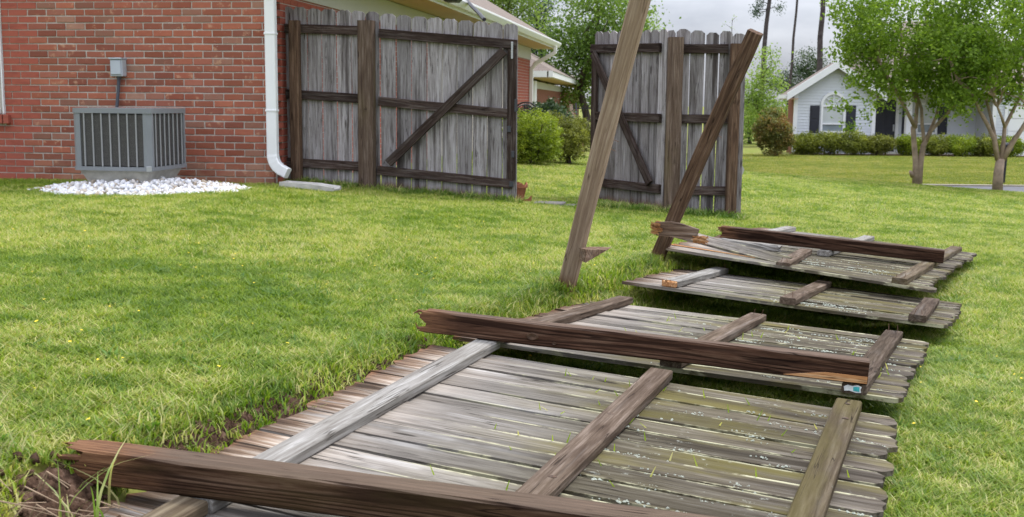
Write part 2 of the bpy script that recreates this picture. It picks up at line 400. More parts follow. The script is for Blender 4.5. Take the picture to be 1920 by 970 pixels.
def brick_flat():
    t = NT('brickwork'); p = t.pos()
    n = t.noise(t.scale(p, (5, 5, 15)), 1, 3, .7)
    col = t.ramp(n, [(.3, (.27, .075, .052)), (.5, (.36, .10, .066)), (.66, (.32, .095, .066)), (.74, (.42, .21, .14))])
    t.bump(t.noise(p, 60, 4, .7), .5, .004); return t.done(col, .85, .2)
M['brick_rest'] = brick_flat()
M['brick_far'] = plain('far_brick', (.235, .105, .075), .9, .1, 0, .2, 5)
M['mortar'] = plain('mortar', (.44, .40, .355), .95, .1, 0, .2, 25)
def shingles():
    t = NT('brown_shingles'); p = t.coord()
    b = t.n('ShaderNodeTexBrick'); t.l(p, b.inputs['Vector']); b.inputs['Scale'].default_value = 1
    b.inputs['Color1'].default_value = (.17, .138, .115, 1); b.inputs['Color2'].default_value = (.21, .175, .15, 1); b.inputs['Mortar'].default_value = (.13, .105, .09, 1)
    b.inputs['Brick Width'].default_value = .3; b.inputs['Row Height'].default_value = .14; b.inputs['Mortar Size'].default_value = .008
    n = t.noise(p, 40, 4, .7)
    return t.done(t.mix(.5, b.outputs[0], t.ramp(n, [(.3, (.14, .112, .092)), (.7, (.25, .21, .18))])), .9, .15)
M['shingle'] = shingles()
def leaf_mat(name, a, b, c, trans=.35, nsc=1.3):
    """leaves: per-leaf tone in the attribute 'tone'"""
    t = NT(name)
    at_ = t.n('ShaderNodeAttribute', attribute_name='tone')
    big = t.noise(t.pos(), nsc, 3, .6)
    f = t.math('ADD', t.math('MULTIPLY', at_.outputs['Fac'], .65), t.math('MULTIPLY', t.rng(big, .3, .7), .35))
    col = t.ramp(f, [(.1, a), (.5, b), (.9, c)])
    t.put(t.b.inputs['Base Color'], col); t.b.inputs['Roughness'].default_value = .5; t.b.inputs['Specular IOR Level'].default_value = .25
    tr = t.n('ShaderNodeBsdfTranslucent'); t.l(t.mix(1.0, col, (1.2, 1.25, .7), 'MULTIPLY'), tr.inputs[0])
    ms = t.n('ShaderNodeMixShader'); ms.inputs[0].default_value = trans
    t.l(t.b.outputs[0], ms.inputs[1]); t.l(tr.outputs[0], ms.inputs[2]); t.l(ms.outputs[0], t.out.inputs[0])
    return t.m
M['leaf_myrtle'] = leaf_mat('crape_myrtle_leaf', (.085, .15, .02), (.20, .31, .04), (.38, .50, .09), .5)
M['leaf_tree'] = leaf_mat('broad_leaf', (.075, .14, .03), (.17, .265, .055), (.32, .42, .10), .5, .5)
M['leaf_light'] = leaf_mat('light_leaf', (.11, .18, .045), (.23, .33, .08), (.38, .48, .14), .5, .6)
M['leaf_dark'] = leaf_mat('dark_leaf', (.03, .055, .025), (.06, .10, .045), (.12, .17, .085), .2, 1.5)
M['leaf_pine'] = leaf_mat('pine_needle', (.03, .06, .03), (.055, .10, .05), (.09, .15, .075), .2)
M['leaf_hedge'] = leaf_mat('hedge_leaf', (.07, .09, .018), (.19, .22, .035), (.38, .40, .07), .38, 2)
M['leaf_bright'] = leaf_mat('bright_hedge_leaf', (.07, .11, .014), (.20, .27, .024), (.40, .46, .045), .38, 2)
M['leaf_olive'] = leaf_mat('olive_hedge_leaf', (.07, .085, .02), (.20, .215, .04), (.36, .37, .08), .38, 2)
M['leaf_red'] = leaf_mat('red_green_leaf', (.065, .095, .02), (.17, .165, .045), (.40, .19, .075), .35, 1.6)
def grass_mat(name, a, b, c, dry, nsc=.9):
    t = NT(name); at_ = t.n('ShaderNodeAttribute', attribute_name='tone'); p = t.pos()
    n1 = t.noise(p, nsc, 4, .6); n2 = t.noise(p, nsc * 5, 3, .6)
    f = t.math('ADD', t.math('MULTIPLY', at_.outputs['Fac'], .5), t.math('ADD', t.math('MULTIPLY', t.rng(n1, .34, .66), .13), t.math('MULTIPLY', t.rng(n2, .34, .66), .27)))
    col = t.ramp(f, [(.1, a), (.5, b), (.9, c)])
    d = t.math('MULTIPLY', t.rng(t.math('ADD', t.math('MULTIPLY', t.math('FRACT', t.math('MULTIPLY', at_.outputs['Fac'], 7.31)), .5), t.math('MULTIPLY', t.math('ADD', n1, n2), .62)), .96, 1.06), .65)
    col = t.mix(d, col, dry)
    t.put(t.b.inputs['Base Color'], col); t.b.inputs['Roughness'].default_value = .45; t.b.inputs['Specular IOR Level'].default_value = .3
    tr = t.n('ShaderNodeBsdfTranslucent'); t.l(t.mix(1.0, col, (1.15, 1.2, .7), 'MULTIPLY'), tr.inputs[0])
    ms = t.n('ShaderNodeMixShader'); ms.inputs[0].default_value = .42
    t.l(t.b.outputs[0], ms.inputs[1]); t.l(tr.outputs[0], ms.inputs[2]); t.l(ms.outputs[0], t.out.inputs[0])
    return t.m
M['grass'] = grass_mat('lawn_grass', (.085, .17, .016), (.235, .33, .03), (.41, .48, .065), (.68, .58, .29))
M['grass_far'] = grass_mat('far_lawn_grass', (.13, .18, .02), (.235, .275, .035), (.36, .37, .055), (.46, .36, .15), .35)
M['grass_long'] = grass_mat('long_grass', (.07, .15, .02), (.16, .26, .04), (.30, .40, .08), (.55, .48, .24))
def soil_mat():
    t = NT('lawn_soil'); p = t.pos(); n = t.noise(p, 9, 5, .65); n2 = t.noise(p, 1.2, 4, .6)
    return t.done(t.mix(t.rng(n2, .35, .65), t.ramp(n, [(.3, (.10, .13, .022)), (.7, (.20, .25, .04))]), t.ramp(n, [(.3, (.15, .15, .04)), (.7, (.30, .28, .09))])), .95, .1)
M['lawn'] = soil_mat()
def dirt_mat():
    t = NT('bare_red_soil'); p = t.pos(); n = t.noise(p, 26, 6, .7)
    t.bump(n, .8, .02); return t.done(t.ramp(n, [(.36, (.03, .017, .011)), (.52, (.085, .05, .033)), (.66, (.17, .11, .08))]), .95, .1)
M['dirt'] = dirt_mat()
#@@PART2
# ------------------------------------------------------------------ the setting: lawn, road
def build_ground():
    xs = sorted(set([-300, -150, -80, -40, -25, -15, -10] + list(np.arange(-7, 6.01, .22)) + list(np.arange(6, 16, .6)) + [18, 22, 28, 36, 46, 60, 90, 150, 300]))
    ys = sorted(set([-40, -10, -3] + list(np.arange(0, 13, .25)) + list(np.arange(13, 32, .7)) + [34, 38, 44, 50, 58, 70, 100, 160, 300, 700]))
    v = [(float(x), float(y), ground(x, y)) for y in ys for x in xs]; n = len(xs)
    f = [(j * n + i, j * n + i + 1, (j + 1) * n + i + 1, (j + 1) * n + i) for j in range(len(ys) - 1) for i in range(n - 1)]
    o = MB().add(v, f).build('lawn_ground', M['lawn'], smooth=True); tag(o, kind='structure')
build_ground()
def strip(name, mat, y0, y1, x0, x1, dz, th=None):
    mb = MB(); n = 40; xs = [x0 + (x1 - x0) * i / n for i in range(n + 1)]
    v = []; m = 5
    for x in xs:
        for k in range(m): 
            y = y0 + (y1 - y0) * k / (m - 1); v.append((x, y, ground(x, y) + dz))
    f = [(i * m + k, (i + 1) * m + k, (i + 1) * m + k + 1, i * m + k + 1) for i in range(n) for k in range(m - 1)]
    if th:
        b = len(v); v += [(p[0], p[1], p[2] - th) for p in v]
        f += [(i * m, i * m + b, (i + 1) * m + b, (i + 1) * m) for i in range(n)]
    o = mb.add(v, f).build(name, M[mat]); return tag(o, kind='structure')
strip('road', 'asphalt', 23.4, 29.0, 2, 60, .02)
strip('kerb', 'kerb', 29.0, 29.2, 2, 60, .055, .15)

# bare soil where the posts snapped and along the edge of the turf
def dirt_patch(pts, seed, name='bare_soil', h=.02):
    """low lumpy heap of soil over a pixel-free outline: list of (x, y, radius)"""
    r = np.random.default_rng(seed); v = []; f = []
    for (cx, cy, rr) in pts:
        n = 32; b = len(v); ring = []
        for q, s in enumerate((0, .16, .32, .48, .64, .8, .92, 1.05)):
            for k in range(n if q else 1):
                a = 2 * math.pi * k / n; rad = rr * s * (1 + .25 * math.sin(3 * a + cx * 9) * (s > .5))
                x, y = cx + rad * math.cos(a), cy + rad * math.sin(a)
                v.append((x, y, ground(x, y) + (h * (1 - s * s) + r.uniform(-.010, .016) * (s < 1) * (1 - .5 * s) + (.004 if s < 1 else -.02))))
        f += [(b, b + 1 + k, b + 1 + (k + 1) % n) for k in range(n)]
        for q in range(6):
            for k in range(n):
                a0 = b + 1 + q * n; f.append((a0 + k, a0 + n + k, a0 + n + (k + 1) % n, a0 + (k + 1) % n))
    return tag(MB().add(v, f).build(name, M['dirt'], smooth=True), kind='structure')

# ------------------------------------------------------------------ fallen panels
def rotm(y, p, r):
    return Matrix.Rotation(y, 4, 'Z') @ Matrix.Rotation(p, 4, 'X') @ Matrix.Rotation(r, 4, 'Y')
PAN = {}
def pan(key, yaw, pit, rol, o):
    m = rotm(R(yaw), R(pit), R(rol)); m.translation = Vector(o); PAN[key] = m; return m
pan('A', -21.37, 1.226, 3.434, (-1.278, 2.169, .100))
pan('B', -22.80, -3.93, 2.52, (-.245, 4.822, .141))
pan('C', -23.83, -3.73, 3.233, (.606, 6.590, .102))
pan('D', -28.0, -1.9, 3.41, (.90, 7.734, .143))
XR = Matrix.Rotation(R(90), 4, 'Z')        # board X -> panel Y
def T_(x, y, z): return Matrix.Translation((x, y, z))
def board(name, parent, mb, mat, m): return mb.build(name, M[mat], parent, m)
def nails(rail, spots, h=.035, seed=0):
    r = random.Random(seed)
    for x, y, z in spots:
        a = Vector((x, y, z - .01)); b = a + Vector((r.uniform(-.012, .012), r.uniform(-.012, .012), h * r.uniform(.8, 1.3)))
        MB().tube([a, b], [.0017, .0015], 5).build('nail', M['nail'], rail)
def fallen(key, label, u0, u1, rails, pitch=.14, seed=0, skip=(), special=None, L=1.83, mat='picket_fallen'):
    root = empty('fallen_fence_panel', mat=PAN[key], label=label, cat='fence panel', group='fence panels blown flat on the grass')
    r = random.Random(seed); n = int(round((u1 - u0) / pitch)); pt = (u1 - u0) / n
    for i in range(n):
        if i in skip: continue
        u = u0 + pt * (i + .5); dx = r.uniform(-.006, .006); yaw = r.uniform(-.004, .004); z = r.uniform(-.004, .002)
        m = T_(dx, u, z) @ Matrix.Rotation(yaw, 4, 'Z') @ Matrix.Rotation(r.uniform(-.018, .018), 4, 'X')
        if special and i in special: m = special[i]
        picket_mb = picket(L + r.uniform(-.012, .012), pt - r.uniform(.004, .011), .017, seed * 100 + i, True, .045, r.uniform(-.003, .004))
        board('picket', root, picket_mb, mat, m)
    out = []
    for k, (v, a, b, mat, kw) in enumerate(rails):
        mb = lumber(b - a, .089, .038, .005, 8, seed * 31 + k, bow=r.uniform(-.004, .004), **{q: w for q, w in kw.items() if q in ('jag0', 'jag1')})
        m = T_(v + .0445, a, .001) @ Matrix.Rotation(kw.get('yaw', 0), 4, 'Z') @ Matrix.Rotation(kw.get('lift', 0), 4, 'X') @ XR
        o = board('rail', root, mb, mat, m); out.append(o)
        if 'label' in kw: o['label'] = kw['label']
        for end in kw.get('nails', ()):
            x = .03 if end == 0 else (b - a) - .03
            nails(o, [(x, -.022, .038), (x + .004, .022, .038)], seed=seed + k)
    return root, out
# nearest strip, mostly out of the frame below
fallen('A', 'nearest strip of fallen grey fence boards, cut off by the bottom of the photo', -.35, .70,
       [(.19, -.30, .735, 'rail_olive', {}), (.915, -.30, .70, 'rail_brown', {}), (1.605, -.3, .71, 'rail_olive', {})], seed=1, pitch=.13)
pA, rA = fallen('A', 'large fallen fence panel in front with a silvery left rail and mossy right rail', .715, 2.60,
       [(.195, .745, 2.66, 'rail_grey', {'label': 'silver grey weathered rail'}), (.918, .71, 2.60, 'rail_brown', {'label': 'brown rail with a waxy grain'}), (1.606, .72, 2.585, 'rail_olive', {'label': 'brown rail with greenish moss'})], seed=2, pitch=.127)
pB, rB = fallen('B', 'fallen fence panel with its front edge under the middle lying post', 0, 1.74,
       [(.162, -.04, 1.80, 'rail_brown', {}), (.914, -.03, 1.77, 'rail_brown', {'nails': (1,)}), (1.612, -.03, 1.75, 'rail_brown', {'nails': (1,)})], seed=3)
pC, rC = fallen('C', 'small fallen fence panel with three short rails and a splintered orange rail end', 0, 1.33,
       [(.257, .06, 1.32, 'rail_grey', {'jag0': .02, 'nails': (1,)}), (.944, -.02, 1.28, 'rail_brown', {'nails': (0,)}), (1.615, -.02, 1.02, 'rail_brown', {'nails': (0,)})], seed=4)
spD = {0: T_(.05, .07, .040) @ Matrix.Rotation(.024, 4, 'Y') @ Matrix.Rotation(-.01, 4, 'Z'), 1: T_(.02, .215, .022) @ Matrix.Rotation(.013, 4, 'Y')}
pD, rD = fallen('D', 'farthest fallen fence panel, beside the second leaning post, with a cracked middle rail', 0, 2.70,
       [(.25, 1.42, 2.70, 'rail_grey', {'jag0': .03, 'nails': (1,)}), (.90, .0, 1.02, 'rail_brown', {'yaw': .10, 'nails': (0,), 'jag1': .02}), (1.62, .0, 2.66, 'rail_olive', {'nails': (0, 1)})], seed=5, special=spD)
board('picket', pD, picket(.96, .125, .017, 551, False, .05, .002), 'picket_fallen', T_(.0, .52, .095) @ Matrix.Rotation(-.315, 4, 'Z') @ Matrix.Rotation(.068, 4, 'Y') @ Matrix.Rotation(.30, 4, 'X'))
o = board('rail', pD, lumber(1.66, .089, .038, .005, 8, 77), 'rail_grey', T_(.965, 1.03, .001) @ XR)
nails(o, [(1.63, -.02, .038), (1.63, .02, .038)], seed=9)
# small printed tag stapled on the end of a rail
MB().prism([(-.030, .006), (-.012, .004), (.012, .009), (.030, .006), (.033, .022), (.020, .030), (.004, .027), (-.016, .033), (-.031, .028), (-.027, .017)], 0, .0015, Matrix(((0, 0, -1, -.001), (1, 0, 0, .004), (0, 1, 0, .001), (0, 0, 0, 1)))).build('timber_tag', plain('white_tag_paper', (.62, .64, .64), .5, .3, 0, .12, 60), rB[2])
MB().prism([(-.024, .009), (-.002, .010), (-.001, .024), (-.012, .027), (-.023, .026)], 0, .001, Matrix(((0, 0, -1, -.0028), (1, 0, 0, .004), (0, 1, 0, .001), (0, 0, 0, 1)))).build('tag_print', plain('teal_print', (.05, .36, .38), .5, .3, 0, .3, 90), rB[2])

def lying(name, key, p0, p1, n, mat, label, jag0, jag1=0, seed=0, W=.089, cut1=0, group='posts lying across the fallen panels'):
    a = PAN[key] @ Vector((p0[0], p0[1], n)); b = PAN[key] @ Vector((p1[0], p1[1], n))
    up = PAN[key].to_3x3() @ Vector((0, 0, 1)); x = (b - a); y = up.cross(x)
    root = empty(name, mat=frame(a, x, y), label=label, cat='fence post', group=group)
    lumber(x.length, W, W, .006, 12, seed, jag0, jag1, .004, .0016, cut1).build('timber', M[mat], root)
    return root, x.length
h = .0445
pa, la = lying('lying_post', 'A', (-.115, .664 + h), (1.62, 1.0 + h), .0405, 'post_mossy', 'dark post across the front of the photo with a crumbling rotten left end', .07, seed=11)
pb, lb = lying('lying_post', 'B', (-.035, -.285 + h), (1.695, -.03 + h), .0405, 'post_dark', 'middle lying dark post with a jagged left end and a split orange right corner', .045, seed=12)
pc, lc = lying('lying_post', 'D', (.20, .955 + h), (1.75, 1.20 + h), .0405, 'post_dark', 'farthest lying dark post on the panel by the second leaning post', .04, seed=13)
def splinters(parent, n, seed, spread=.04, L=.07, mat='chunk', x0=0.0, W=.089, sgn=-1):
    r = random.Random(seed)
    for i in range(n):
        y = r.uniform(-W / 2, W / 2) * .9; z = r.uniform(.01, W * .95); l = r.uniform(.4, 1) * L
        p = [(x0 - sgn * .05, y, z), (x0 + sgn * l * .4, y + r.uniform(-1, 1) * .006, z + r.uniform(-1, 1) * .006), (x0 + sgn * l, y + r.uniform(-1, 1) * .02, z + r.uniform(-1, 1) * .02)]
        MB().tube(p, [.009, .006, .0012], 5).build('splinter', M[mat], parent)
M['rotwood'] = plain('rotten_wood', (.17, .085, .05), .95, .1, 0, .45, 40)
splinters(pa, 7, 3, L=.06, mat='rotwood'); splinters(pb, 4, 4, L=.03, mat='rotwood'); splinters(pc, 4, 5, L=.035, mat='rotwood')
# the split corner of the middle post, fresh orange wood, and the knot
mb = MB(); mb.prism([(0, 0), (.30, 0), (.30, .026), (.15, .026)], 0, .012)
mb.build('split_corner', M['fresh'], pb, frame((lb - .302, -.0447 + .0005, .004), (1, 0, 0), (0, 0, 1)) @ T_(0, 0, -.0055))
def knot(parent, x, y, z, r_, nrm, mat='knot'):
    n = 12; v = [(0, 0, .0005)] + [(r_ * math.cos(2 * math.pi * k / n) * 1.25, r_ * .8 * math.sin(2 * math.pi * k / n), .0035) for k in range(n)] + [(r_ * 1.25 * math.cos(2 * math.pi * k / n) * 1.25, r_ * math.sin(2 * math.pi * k / n), -.002) for k in range(n)]
    f = [(0, 1 + k, 1 + (k + 1) % n) for k in range(n)] + [(1 + k, 1 + n + k, 1 + n + (k + 1) % n, 1 + (k + 1) % n) for k in range(n)]
    MB().add(v, f).build('knot', M[mat], parent, frame((x, y, z), (1, 0, 0), nrm))
M['knot'] = plain('knot_wood', (.06, .032, .016), .6, .3, 0, .5, 60)
knot(pb, .475, -.0447, .035, .016, (0, 0, 1)); knot(pb, .565, -.0447, .018, .006, (0, 0, 1))
for (rail, x, y, rr) in ((rA[1], .27, .01, .011), (rA[1], .62, -.014, .014), (rA[1], 1.25, .008, .014), (rA[1], 1.0, -.03, .009), (rA[2], .62, -.012, .018), (rA[2], 1.62, -.01, .012), (rA[2], 1.80, .0, .010)):
    n = 10; v = [(0, 0, .0004)] + [(rr * .62 * math.cos(2 * math.pi * k / n), rr * math.sin(2 * math.pi * k / n), .0014) for k in range(n)]
    MB().add(v, [(0, 1 + k, 1 + (k + 1) % n) for k in range(n)]).build('knot', M['knot'], rail, T_(x, y, .0385))

# ------------------------------------------------------------------ leaning posts and broken bits
def leaning(label, base, top, W, mat, seed, face, extra=0.0):
    """base, top: world points of the post axis; face: direction its broad front looks"""
    x = Vector(top) - Vector(base); L = x.length + extra
    z = Vector(face); z = z - x.normalized() * z.dot(x.normalized()); y = z.cross(x)
    root = empty('leaning_post', mat=frame(base, x, y), label=label, cat='fence post', group='posts left leaning')
    lumber(L, W, W, .007, 10, seed, 0, 0, .006, .0015).build('timber', M[mat], root, T_(0, 0, -W / 2))
    return root, L
foot1 = at(1063, 517, 6.35) - Vector((0, 0, .06)); t1 = at(1201.5, 0, 5.75)
p1, L1 = leaning('tall tan post leaning to the right and out of the top of the photo', foot1, t1, .092, 'post_tan', 21, (-.22, -1, .1), .42)
foot2 = at(1233, 470, 7.75) - Vector((0, 0, .05)); t2 = at(1417, 60, 7.25)
p2, L2 = leaning('shorter brown post leaning over to the right before the far fence', foot2, t2, .089, 'post_brown', 22, (-.28, -1, .25))
for (pp, xx) in ((p1, .92), (p1, .865)):
    MB().tube([(0, 0, 0), (.002, .03, .002)], [.0018, .0012], 5).build('nail', M['nail'], pp, T_(xx, -.046, .0) @ Matrix.Rotation(R(180), 4, 'Z'))
for xx in (.95, 1.5):
    MB().tube([(0, 0, 0), (.002, .03, .002)], [.0018, .0012], 5).build('nail', M['nail'], p2, T_(xx, -.0445, .0) @ Matrix.Rotation(R(180), 4, 'Z'))
# wedge shaped stub of rail nailed to the tan post
a, b, c, d = at(1088, 463, 6.12), at(1147, 463, 6.38), at(1098, 493, 6.10), at(1104, 466, 6.08)
rt_ = empty('broken_rail_stub', loc=a, label='dark wedge-shaped stub of rail stuck to the foot of the tan leaning post', cat='broken rail')
mb = MB()
q0, q1, q2, q3 = at(1086, 465, 6.16), at(1098, 468, 6.07), at(1098, 493, 6.07), at(1086, 488, 6.16)
tt, t3, t4 = at(1147, 464, 6.33), at(1112, 462.5, 6.33), at(1139, 469, 6.30)
mb.add([p - a for p in (q0, q1, q2, q3, tt, t3, t4)], [(3, 2, 1, 0), (0, 1, 6, 4, 5), (1, 2, 6), (2, 3, 5, 4, 6), (0, 5, 3)])
mb.build('wedge', M['chunk'], rt_)
# bent chunk of 2x4 in front of the second leaning post
base = at(1240, 442, 7.48); xd = at(1308, 449, 7.40) - base
m = frame(base, xd, (0, 1, 0))
root = empty('broken_rail_chunk', mat=m, label='short grey and brown rail chunk with orange torn ends on the second leaning post', cat='broken rail')
L = xd.length; mb = MB()
top = [(-.045, .085), (.055, .098), (.125, .092), (L + .004, .066)]; bot = [(-.03, .0), (.06, .0), (.13, -.006), (L - .012, -.004)]
v = []
for i in range(4):
    for (p, yy) in ((bot[i], -.02), (top[i], -.02), (top[i], .02), (bot[i], .02)): v.append((p[0], yy, p[1]))
f = [(0, 1, 2, 3)] + [(i * 4 + k, (i + 1) * 4 + k, (i + 1) * 4 + (k + 1) % 4, i * 4 + (k + 1) % 4) for i in range(3) for k in range(4)] + [(12, 15, 14, 13)]
mb.add(v, f).build('timber', M['chunk'], root)
def torn(parent, pts, name='torn_end', seed=0, mat='fresh', n=14, sz=.02, dirx=-1):
    r = random.Random(seed); mb = MB()
    for i in range(n):
        y = r.uniform(*pts[1]); z = r.uniform(*pts[2]); x = r.uniform(*pts[0])
        a_ = r.uniform(.003, .008); mb.tube([(x - dirx * .02, y, z), (x + dirx * sz * r.uniform(.1, .6), y + r.uniform(-.005, .005), z + r.uniform(-.008, .008)), (x + dirx * sz * r.uniform(.6, 1), y + r.uniform(-.012, .012), z + r.uniform(-.014, .014))], [a_, a_ * .8, a_ * .25], 4)
    return tag(mb.build(name, M[mat], parent), kind='stuff')
torn(root, ((-.06, -.01), (-.03, .017), (.005, .085)), seed=3, n=80, sz=.022)
torn(root, ((L - .02, L + .05), (-.03, .015), (-.02, .022)), seed=4, n=50, sz=.03, dirx=1)
# torn orange end of the small panel's left rail
torn(rC[0], ((-.012, .012), (-.04, .04), (.004, .034)), seed=5, n=60, sz=.012)
MB().box((-.006, 0, .019), (.03, .086, .036), None, .006).build('torn_face', M['fresh'], rC[0])
# loose picket of the far panel shows orange where it split
mb = MB(); mb.prism([(0, 0), (.22, .006), (.60, .012), (.22, .03), (.02, .03)], 0, .004)
mb.build('split_sliver', M['fresh'], pD, T_(.12, .13, .041) @ Matrix.Rotation(.024, 4, 'Y'))
o = board('rail', pD, lumber(.46, .060, .045, .008, 7, 78, .02, .015, wob=.004), 'rail_grey', T_(.26, .80, .012) @ Matrix.Rotation(-.02, 4, 'Z'))
o['label'] = 'grey gnawed piece of rail lying loose'

# ------------------------------------------------------------------ standing fence and gates
def plane_frame(pl, pr):
    """frame of a fence run: X from the left foot to the right foot (level), Y away from the camera"""
    x = pr - pl; x.z = 0; return frame(pl, x, Vector((0, 0, 1)).cross(x)), x.length
ZUP = Matrix(((0, -1, 0, 0), (0, 0, -1, 0), (1, 0, 0, 0), (0, 0, 0, 1)))   # board X -> up, board Y -> -X, board Z -> toward the camera
def upright(x, z, y=0.0, lean=0.0): return T_(x, y, z) @ Matrix.Rotation(lean, 4, 'Y') @ ZUP
def level(x, z, y, tilt): return T_(x, y, z) @ Matrix.Rotation(-tilt, 4, 'Y') @ Matrix.Rotation(R(90), 4, 'X')   # board along X, its Z toward the camera
YL, YR = 11.6, 11.2
def fence_at(u, v):     # point of the fence plane through both ends
    k = (u - 527) / (968 - 527); a = at(u, v, 10); b = at(527, 200, YL); c = at(968, 200, YR)
    nrm = Vector((-(c - b).y, (c - b).x, 0)); e = Vector((0, 0, CAM_H)); d = a - e
    return e + d * ((b - e).dot(nrm) / d.dot(nrm))
FP = fence_at(527, 344); FM, FLEN = plane_frame(fence_at(527, 344), fence_at(968, 344)); FI = FM.inverted()
def fl(u, v): p = FI @ fence_at(u, v); return p.x, p.z
def run(name, label, cat, tops, bots, seed, Mx, loc, mats='picket_standing', group=None, pieces=None):
    root = empty(name, mat=Mx, label=label, cat=cat, group=group); r = random.Random(seed)
    for i, (x0, x1, zt, zb) in enumerate(pieces):
        wdt = x1 - x0 - r.uniform(.006, .012)
        board('picket', root, picket(zt - zb, wdt, .017, seed * 50 + i, True, 0, r.uniform(-.002, .003), 6), mats, upright((x0 + x1) / 2, zb, 0, r.uniform(-.004, .004)))
    return root
def lerp(a, b, t): return a + (b - a) * t
def rails_(root, spec, mat='rail_dark', yoff=0.0, seed=0):
    for k, (ua, va, ub, vb, f) in enumerate(spec):
        (x0, z0), (x1, z1) = f(ua, va), f(ub, vb); L = math.hypot(x1 - x0, z1 - z0)
        board('rail', root, lumber(L, .089, .038, .004, 6, seed + k), mat, level(x0, z0, yoff, math.atan2(z1 - z0, x1 - x0)))
def post_(root, u0, u1, vt, vb, f, W, yoff, mat='post_stand', seed=0, name='post', sink=.15):
    (x0, zt), (x1, zb) = f(u0, vt), f(u1, vb)
    xt = f((u0 + u1) / 2, vt)[0]
    return board(name, root, lumber(zt - zb + sink, x1 - x0 if W is None else W, .089 if W is None else W, .006, 7, seed), mat, upright((x0 + x1) / 2, zb - sink, yoff))
ub = [527, 552.5, 578.5, 605, 632.5, 660, 687, 713]
pcs = []
for i in range(7):
    um = (ub[i] + ub[i + 1]) / 2; k = (um - 527) / 186
    x0, x1 = fl(ub[i], 200)[0], fl(ub[i + 1], 200)[0]; pcs.append((x0, x1, fl(um, lerp(11, 22, k))[1], fl(um, lerp(347, 356, k))[1]))
fA = run('wooden_fence', 'short grey picket fence between the white downspout and the gate', 'fence', 0, 0, 31, FM, None, pieces=pcs)
rails_(fA, [(524, 53, 676, 58, fl), (522, 175, 676, 185, fl), (522, 303, 676, 312, fl)], seed=300)
post_(fA, 550, 571, 40, 346, fl, .095, -.045, 'post_brown', 301)
pcs = []; ub = [714, 750, 776.5, 805, 834, 863.5, 892, 918, 944.5, 971]
ub = [714 + (971 - 714) * i / 9 for i in range(10)]
for i in range(9):
    um = (ub[i] + ub[i + 1]) / 2; k = (um - 714) / 257
    pcs.append((fl(ub[i], 200)[0], fl(ub[i + 1], 200)[0], fl(um, lerp(24, 45, k))[1], fl(um, lerp(354, 381, k))[1]))
gA = run('wooden_gate', 'closed left gate leaf of grey pickets with a diagonal brace', 'gate', 0, 0, 32, FM, None, pieces=pcs, group='two leaves of the wooden gate')
rails_(gA, [(712, 63, 970, 84, fl), (711, 190, 952, 213, fl), (709, 319, 962, 345, fl)], seed=310)
(x0, z0), (x1, z1) = fl(731, 306), fl(947, 96)
board('brace', gA, lumber(math.hypot(x1 - x0, z1 - z0), .085, .036, .004, 6, 321), 'rail_dark', level(x0, z0, -.0385, math.atan2(z1 - z0, x1 - x0)))
(x0, z0), (x1, z1) = fl(961, 93), fl(961, 337)
board('stile', gA, lumber(z0 - z1, .085, .0375, .004, 5, 322), 'rail_dark', upright(x0, z1, 0))
for (u, v, hh, ww, mt) in ((961.5, 95, .16, .02, 'galv'), (956, 242, .06, .035, 'dark_metal'), (963, 289, .065, .03, 'dark_metal'), (969, 198, .12, .03, 'dark_metal'), (960, 345, .05, .04, 'dark_metal')):
    x, z = fl(u, v); MB().box((0, 0, 0), (ww, .006, hh), None, .002).build('hinge' if mt == 'galv' else 'latch_plate', M[mt], gA, T_(x, -.045, z))
# thick gate post, its foot green and chipped
x, z = fl(693, 355); zt = fl(693, 40)[1]
gp = empty('gate_post', mat=FM @ T_(x, -.006, z), label='thick square gate post left of the closed gate leaf', cat='gate post')
lumber(zt - z + .2, .15, .13, .008, 8, 341).build('timber', M['post_stand'], gp, upright(0, -.2, .0) )

YQ = 11.36
RM, _ = plane_frame(at(1262, 398, 11.36), at(1394, 408, 11.32)); RI = RM.inverted()
def rf(u, v): p = RI @ at(u, v, lerp(11.37, 11.32, (u - 1243) / 150)); return p.x, p.z
ub = [1243, 1263, 1290, 1318.5, 1344, 1369, 1397]
pcs = []
for i in range(6):
    um = (ub[i] + ub[i + 1]) / 2; k = (um - 1262) / 130
    pcs.append((rf(ub[i], 200)[0], rf(ub[i + 1], 200)[0], rf(um, lerp(54, 62, k) + (3, -1, 0, 2, -2, 1)[i])[1], rf(um, lerp(402, 411, k))[1]))
fB = run('wooden_fence', 'grey picket fence section behind the shorter leaning post', 'fence', 0, 0, 33, RM, None, pieces=pcs)
rails_(fB, [(1272, 92, 1365, 92, rf), (1272, 223, 1365, 224, rf), (1272, 357, 1365, 358, rf)], seed=330)
post_(fB, 1359, 1385, 83, 408, rf, .102, -.05, 'post_brown', 331)
x, z = rf(1257, 395); zt = rf(1257, 71)[1]
gp2 = empty('gate_post', mat=RM @ T_(x, -.006, z), label='dark square gate post between the open leaf and the far fence section', cat='gate post')
lumber(zt - z + .2, .145, .13, .008, 8, 342).build('timber', M['post_stand'], gp2, upright(0, -.2, .0))
# white scrap leaning on the back of the far fence
x, z = rf(1391, 318)
